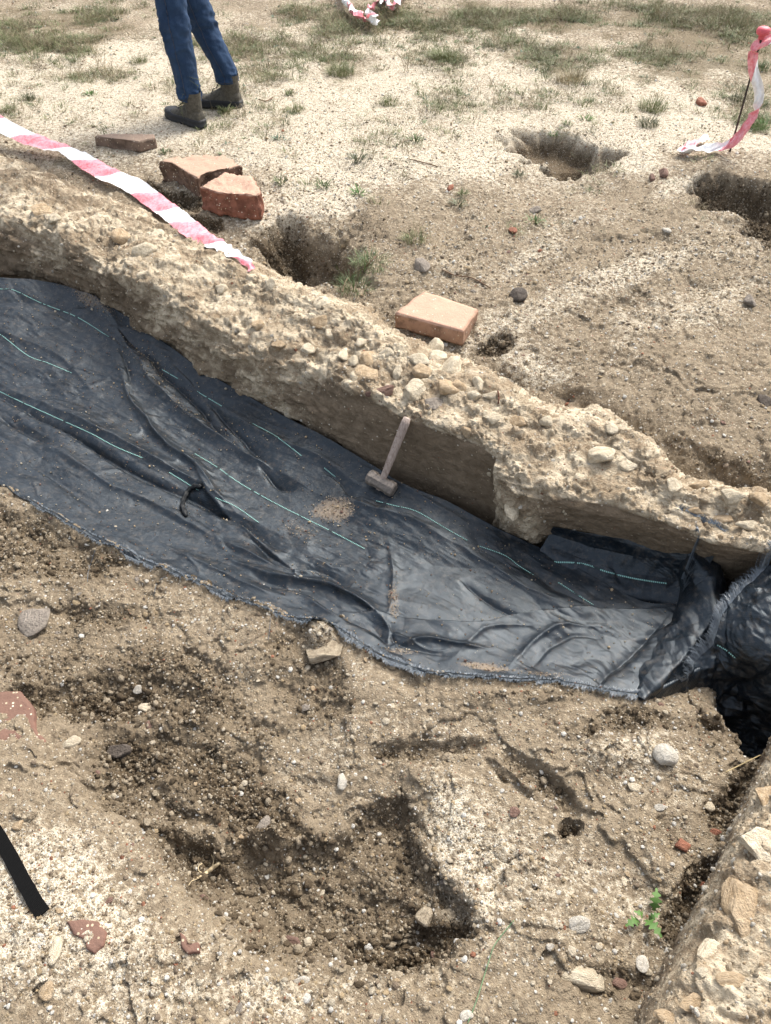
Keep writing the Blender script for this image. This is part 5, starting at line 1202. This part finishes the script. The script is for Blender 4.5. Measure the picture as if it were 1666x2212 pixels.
# keep off what the sheet covers
und = np.zeros(X.shape, bool)
pmask = polydist(X, Y, [tuple(q[:2]) for q in S1[::20, NV//2]])[0] < .10
und = pmask
peb = [stone_mesh('pebble_%d' % k, 1, 2, 900+k, PEBM[k % 5], .12, .7) for k in range(10)]
for m_ in peb: m_.polygons.foreach_set('use_smooth', [True]*len(m_.polygons))
wt = vis*(~und)*(.32+g_pale*.9)*np.clip(1-.75*g_damp, .08, 1)*np.where(Y > 3.5, np.clip(1.6-.3*Y, .12, 1), 1)*np.where(Y > 2.3, .6, 1)
n = 95000; p, i, j = sample_grid(G3, n, wt)
s = np.clip(rng.lognormal(math.log(.0019), .5, n), .0009, .009)*np.where(p[:, 1] > 3, 1.35, 1)
pk = rng.choice(10, n, p=np.array([3, 2.0, 2.1, 1.9, .08]*2)/18.16)
gn_scatter('gravel', peb, p+np.stack([0*s, 0*s, s*.25], 1), rng.random((n, 3))*[.6, .6, 6.28], np.stack([s*rng.uniform(.8, 1.3, n), s, s*rng.uniform(.6, 1, n)], 1), pk, label='fine pale gravel strewn over the earth')
# larger scattered pebbles
n = 2600; p, i, j = sample_grid(G3, n, wt*(Y < 4.2)*(.3+g_pale)); s = np.clip(rng.lognormal(math.log(.0046), .35, n), .003, .012)
gn_scatter('gravel', peb, p+np.stack([0*s, 0*s, s*.2], 1), rng.random((n, 3))*[.6, .6, 6.28], np.stack([s*1.15, s, s*.8], 1), rng.choice(10, n, p=np.array([3, 1.9, 2.0, 1.8, .2]*2)/17.8), label='coarser pebbles between the fine gravel')
n = 420; p, i, j = sample_grid(G3, n, wt*(Y < 3.6)); s = np.clip(rng.lognormal(math.log(.0085), .3, n), .006, .017)
gn_scatter('stone_chips', [stone_mesh('chip_%d' % k, 2, 8, 860+k, [ST['pale'], ST['grey'], ST['mauve'], ST['dry'], ST['tan'], ST['white']][k], .15, .5) for k in range(6)], p, rng.random((n, 3))*[.4, .4, 6.28], np.stack([s*1.2, s*.8, s*.7], 1), rng.integers(0, 6, n), label='stone chips scattered among the gravel')
# soil crumbs
cl = [stone_mesh('crumb_%d' % k, 1, 4, 700+k, ST['soil'] if k % 3 else ST['dry'], .2, .8) for k in range(6)]
wt = vis*(~und)*(Y < 4.4)*np.clip(g_damp-.25, 0, 1)**1.5
n = 34000; p, i, j = sample_grid(G3, n, wt); s = np.clip(rng.lognormal(math.log(.0026), .6, n), .0012, .017)
gn_scatter('soil_crumbs', cl, p+np.stack([0*s, 0*s, s*.2], 1), rng.random((n, 3))*6.28, np.stack([s*1.1, s, s*.9], 1), rng.choice(6, n, p=[.2, .24, .18, .18, .18, .02]), label='damp crumbs of dug earth in the hollows')
# grit on the wall
wv = np.ones(S_wall.shape[:2])*(vv > .08)*(vv < .9)*(1-.9*smoothcut)
n = 4200; p, i, j = sample_grid(S_wall, n, wv*(1-.5*np.clip(facem, 0, 1))); s = np.clip(rng.lognormal(math.log(.0032), .5, n), .0014, .012)
gr = gn_scatter('rubble', [stone_mesh('rubble_%d' % k, 1, 4, 800+k, [ST['pale'], ST['tan'], ST['dry'], ST['pale'], ST['white']][k % 5], .15, .85) for k in range(10)], p, rng.random((n, 3))*6.28, np.stack([s*1.2, s, s*.9], 1), rng.integers(0, 10, n), label='loose mortar crumbs on the wall'); child_of(gr, wall)
n = 2600; p, i, j = sample_grid(S2, n, np.ones(S2.shape[:2])*(v2 < .8)); s = np.clip(rng.lognormal(math.log(.003), .5, n), .0012, .010)
gr = gn_scatter('rubble', [stone_mesh('rubble_%d' % k, 1, 4, 820+k, [ST['pale'], ST['tan'], ST['dry'], ST['white']][k % 4], .15, .85) for k in range(4)], p, rng.random((n, 3))*6.28, np.stack([s*1.2, s, s*.9], 1), rng.integers(0, 4, n), label='loose mortar crumbs on the near wall'); child_of(gr, wall2)
# crumbs of earth on the sheet
wv = np.clip(dust-.12, .0, 1)+.03
n = 4200; p, i, j = sample_grid(S1, n, wv); s = np.clip(rng.lognormal(math.log(.0016), .5, n), .0008, .007)
gn_scatter('soil_crumbs', [stone_mesh('sheet_crumb_%d' % k, 1, 4, 840+k, [ST['dry'], ST['mauve'], ST['tan'], PEBM[0]][k % 4], .15, .85) for k in range(4)], p+[0, 0, .002], rng.random((n, 3))*6.28, np.stack([s, s, s*.9], 1), rng.integers(0, 4, n), label='earth crumbs scattered on the black sheet')
# grass and litter on the plain
tufts = []
for k, (nn_, h, sp_, ln, w, m) in enumerate([(26, .05, .03, 1.0, .003, 'green'), (34, .07, .05, 1.1, .003, 'olive'), (30, .06, .05, 1.2, .0028, 'dry'), (40, .045, .06, 1.4, .003, 'dark'), (12, .035, .01, 1.4, .008, 'green'), (26, .05, .06, 1.35, .0025, 'brown'), (14, .03, .01, 1.35, .006, 'bluegreen')]):
    v_, f_ = blades(nn_, h, sp_, ln, w, 500+k, 2, k in (4, 6)); me = bpy.data.meshes.new('tuft'); me.from_pydata(v_, [], f_); me.materials.append(LM[m]); tufts.append(me)
for k, (c_, h, m) in enumerate([(6, .14, 'brown'), (5, .18, 'dry'), (6, .12, 'olive')]):
    v_, f_ = wisp(c_, h, .04, 600+k); me = bpy.data.meshes.new('wisp'); me.from_pydata(v_, [], f_); me.materials.append(LM[m]); tufts.append(me)
cl_n = fbm(X, Y, X*0, 2.6, 3, 900) ; far_w = sm(3.5, 5.4, Y)
wt = (np.abs(X) < .45*(Y+1.9)+.5)*(Y > 3.3)*(Y < 13)*(g_lit**1.5*2.2+.2)*np.clip(.38+cl_n*2.4, .06, 2)*(.12+far_w)*(1-np.clip(g_damp, 0, 1))
n = 56000; p, i, j = sample_grid(G3, n, wt); s = rng.uniform(.3, 1.0, n)*np.where(p[:, 1] > 6, 1.2, 1)
gn_scatter('grass', tufts, p, np.stack([rng.normal(0, .08, n), rng.normal(0, .08, n), rng.random(n)*6.28], 1), np.stack([s*1.25, s*1.25, s*rng.uniform(.35, .8, n)], 1), rng.choice(10, n, p=[.09, .22, .17, .1, .04, .16, .04, .07, .06, .05]), label='low patchy grass and dry weeds on the plain')
print('tris', sum(len(o.data.loop_triangles) or sum(len(q.vertices)-2 for q in o.data.polygons) if o.type == 'MESH' and len(o.data.polygons) < 5000 else (2*len(o.data.polygons) if o.type == 'MESH' else 0) for o in bpy.data.objects))
# larger clods in the crumbly hollow, countable
k = 0; rr_ = random.Random(3)
for q in range(46):
    px, py = (rr_.gauss(860, 85), rr_.gauss(2050, 32)) if q < 28 else (rr_.gauss(560, 110), rr_.gauss(2000, 35)) if q < 38 else (rr_.gauss(260, 90), rr_.gauss(1510, 26))
    w_ = rr_.uniform(10, 26); where = 'in the crumbly hollow at bottom centre' if q < 28 else 'along the lower edge of the wide damp hollow' if q < 38 else 'in the upper left damp hollow'
    stone(px, py, w_, w_*.8, rr_.choice(['soil', 'soil', 'dry']), 'dark crumbling clod of dug earth lying ' + where, cuts=9, tall=.85, sink=.25, sub=2, name='earth_clod', cat='clod', group='clods of earth ' + where)
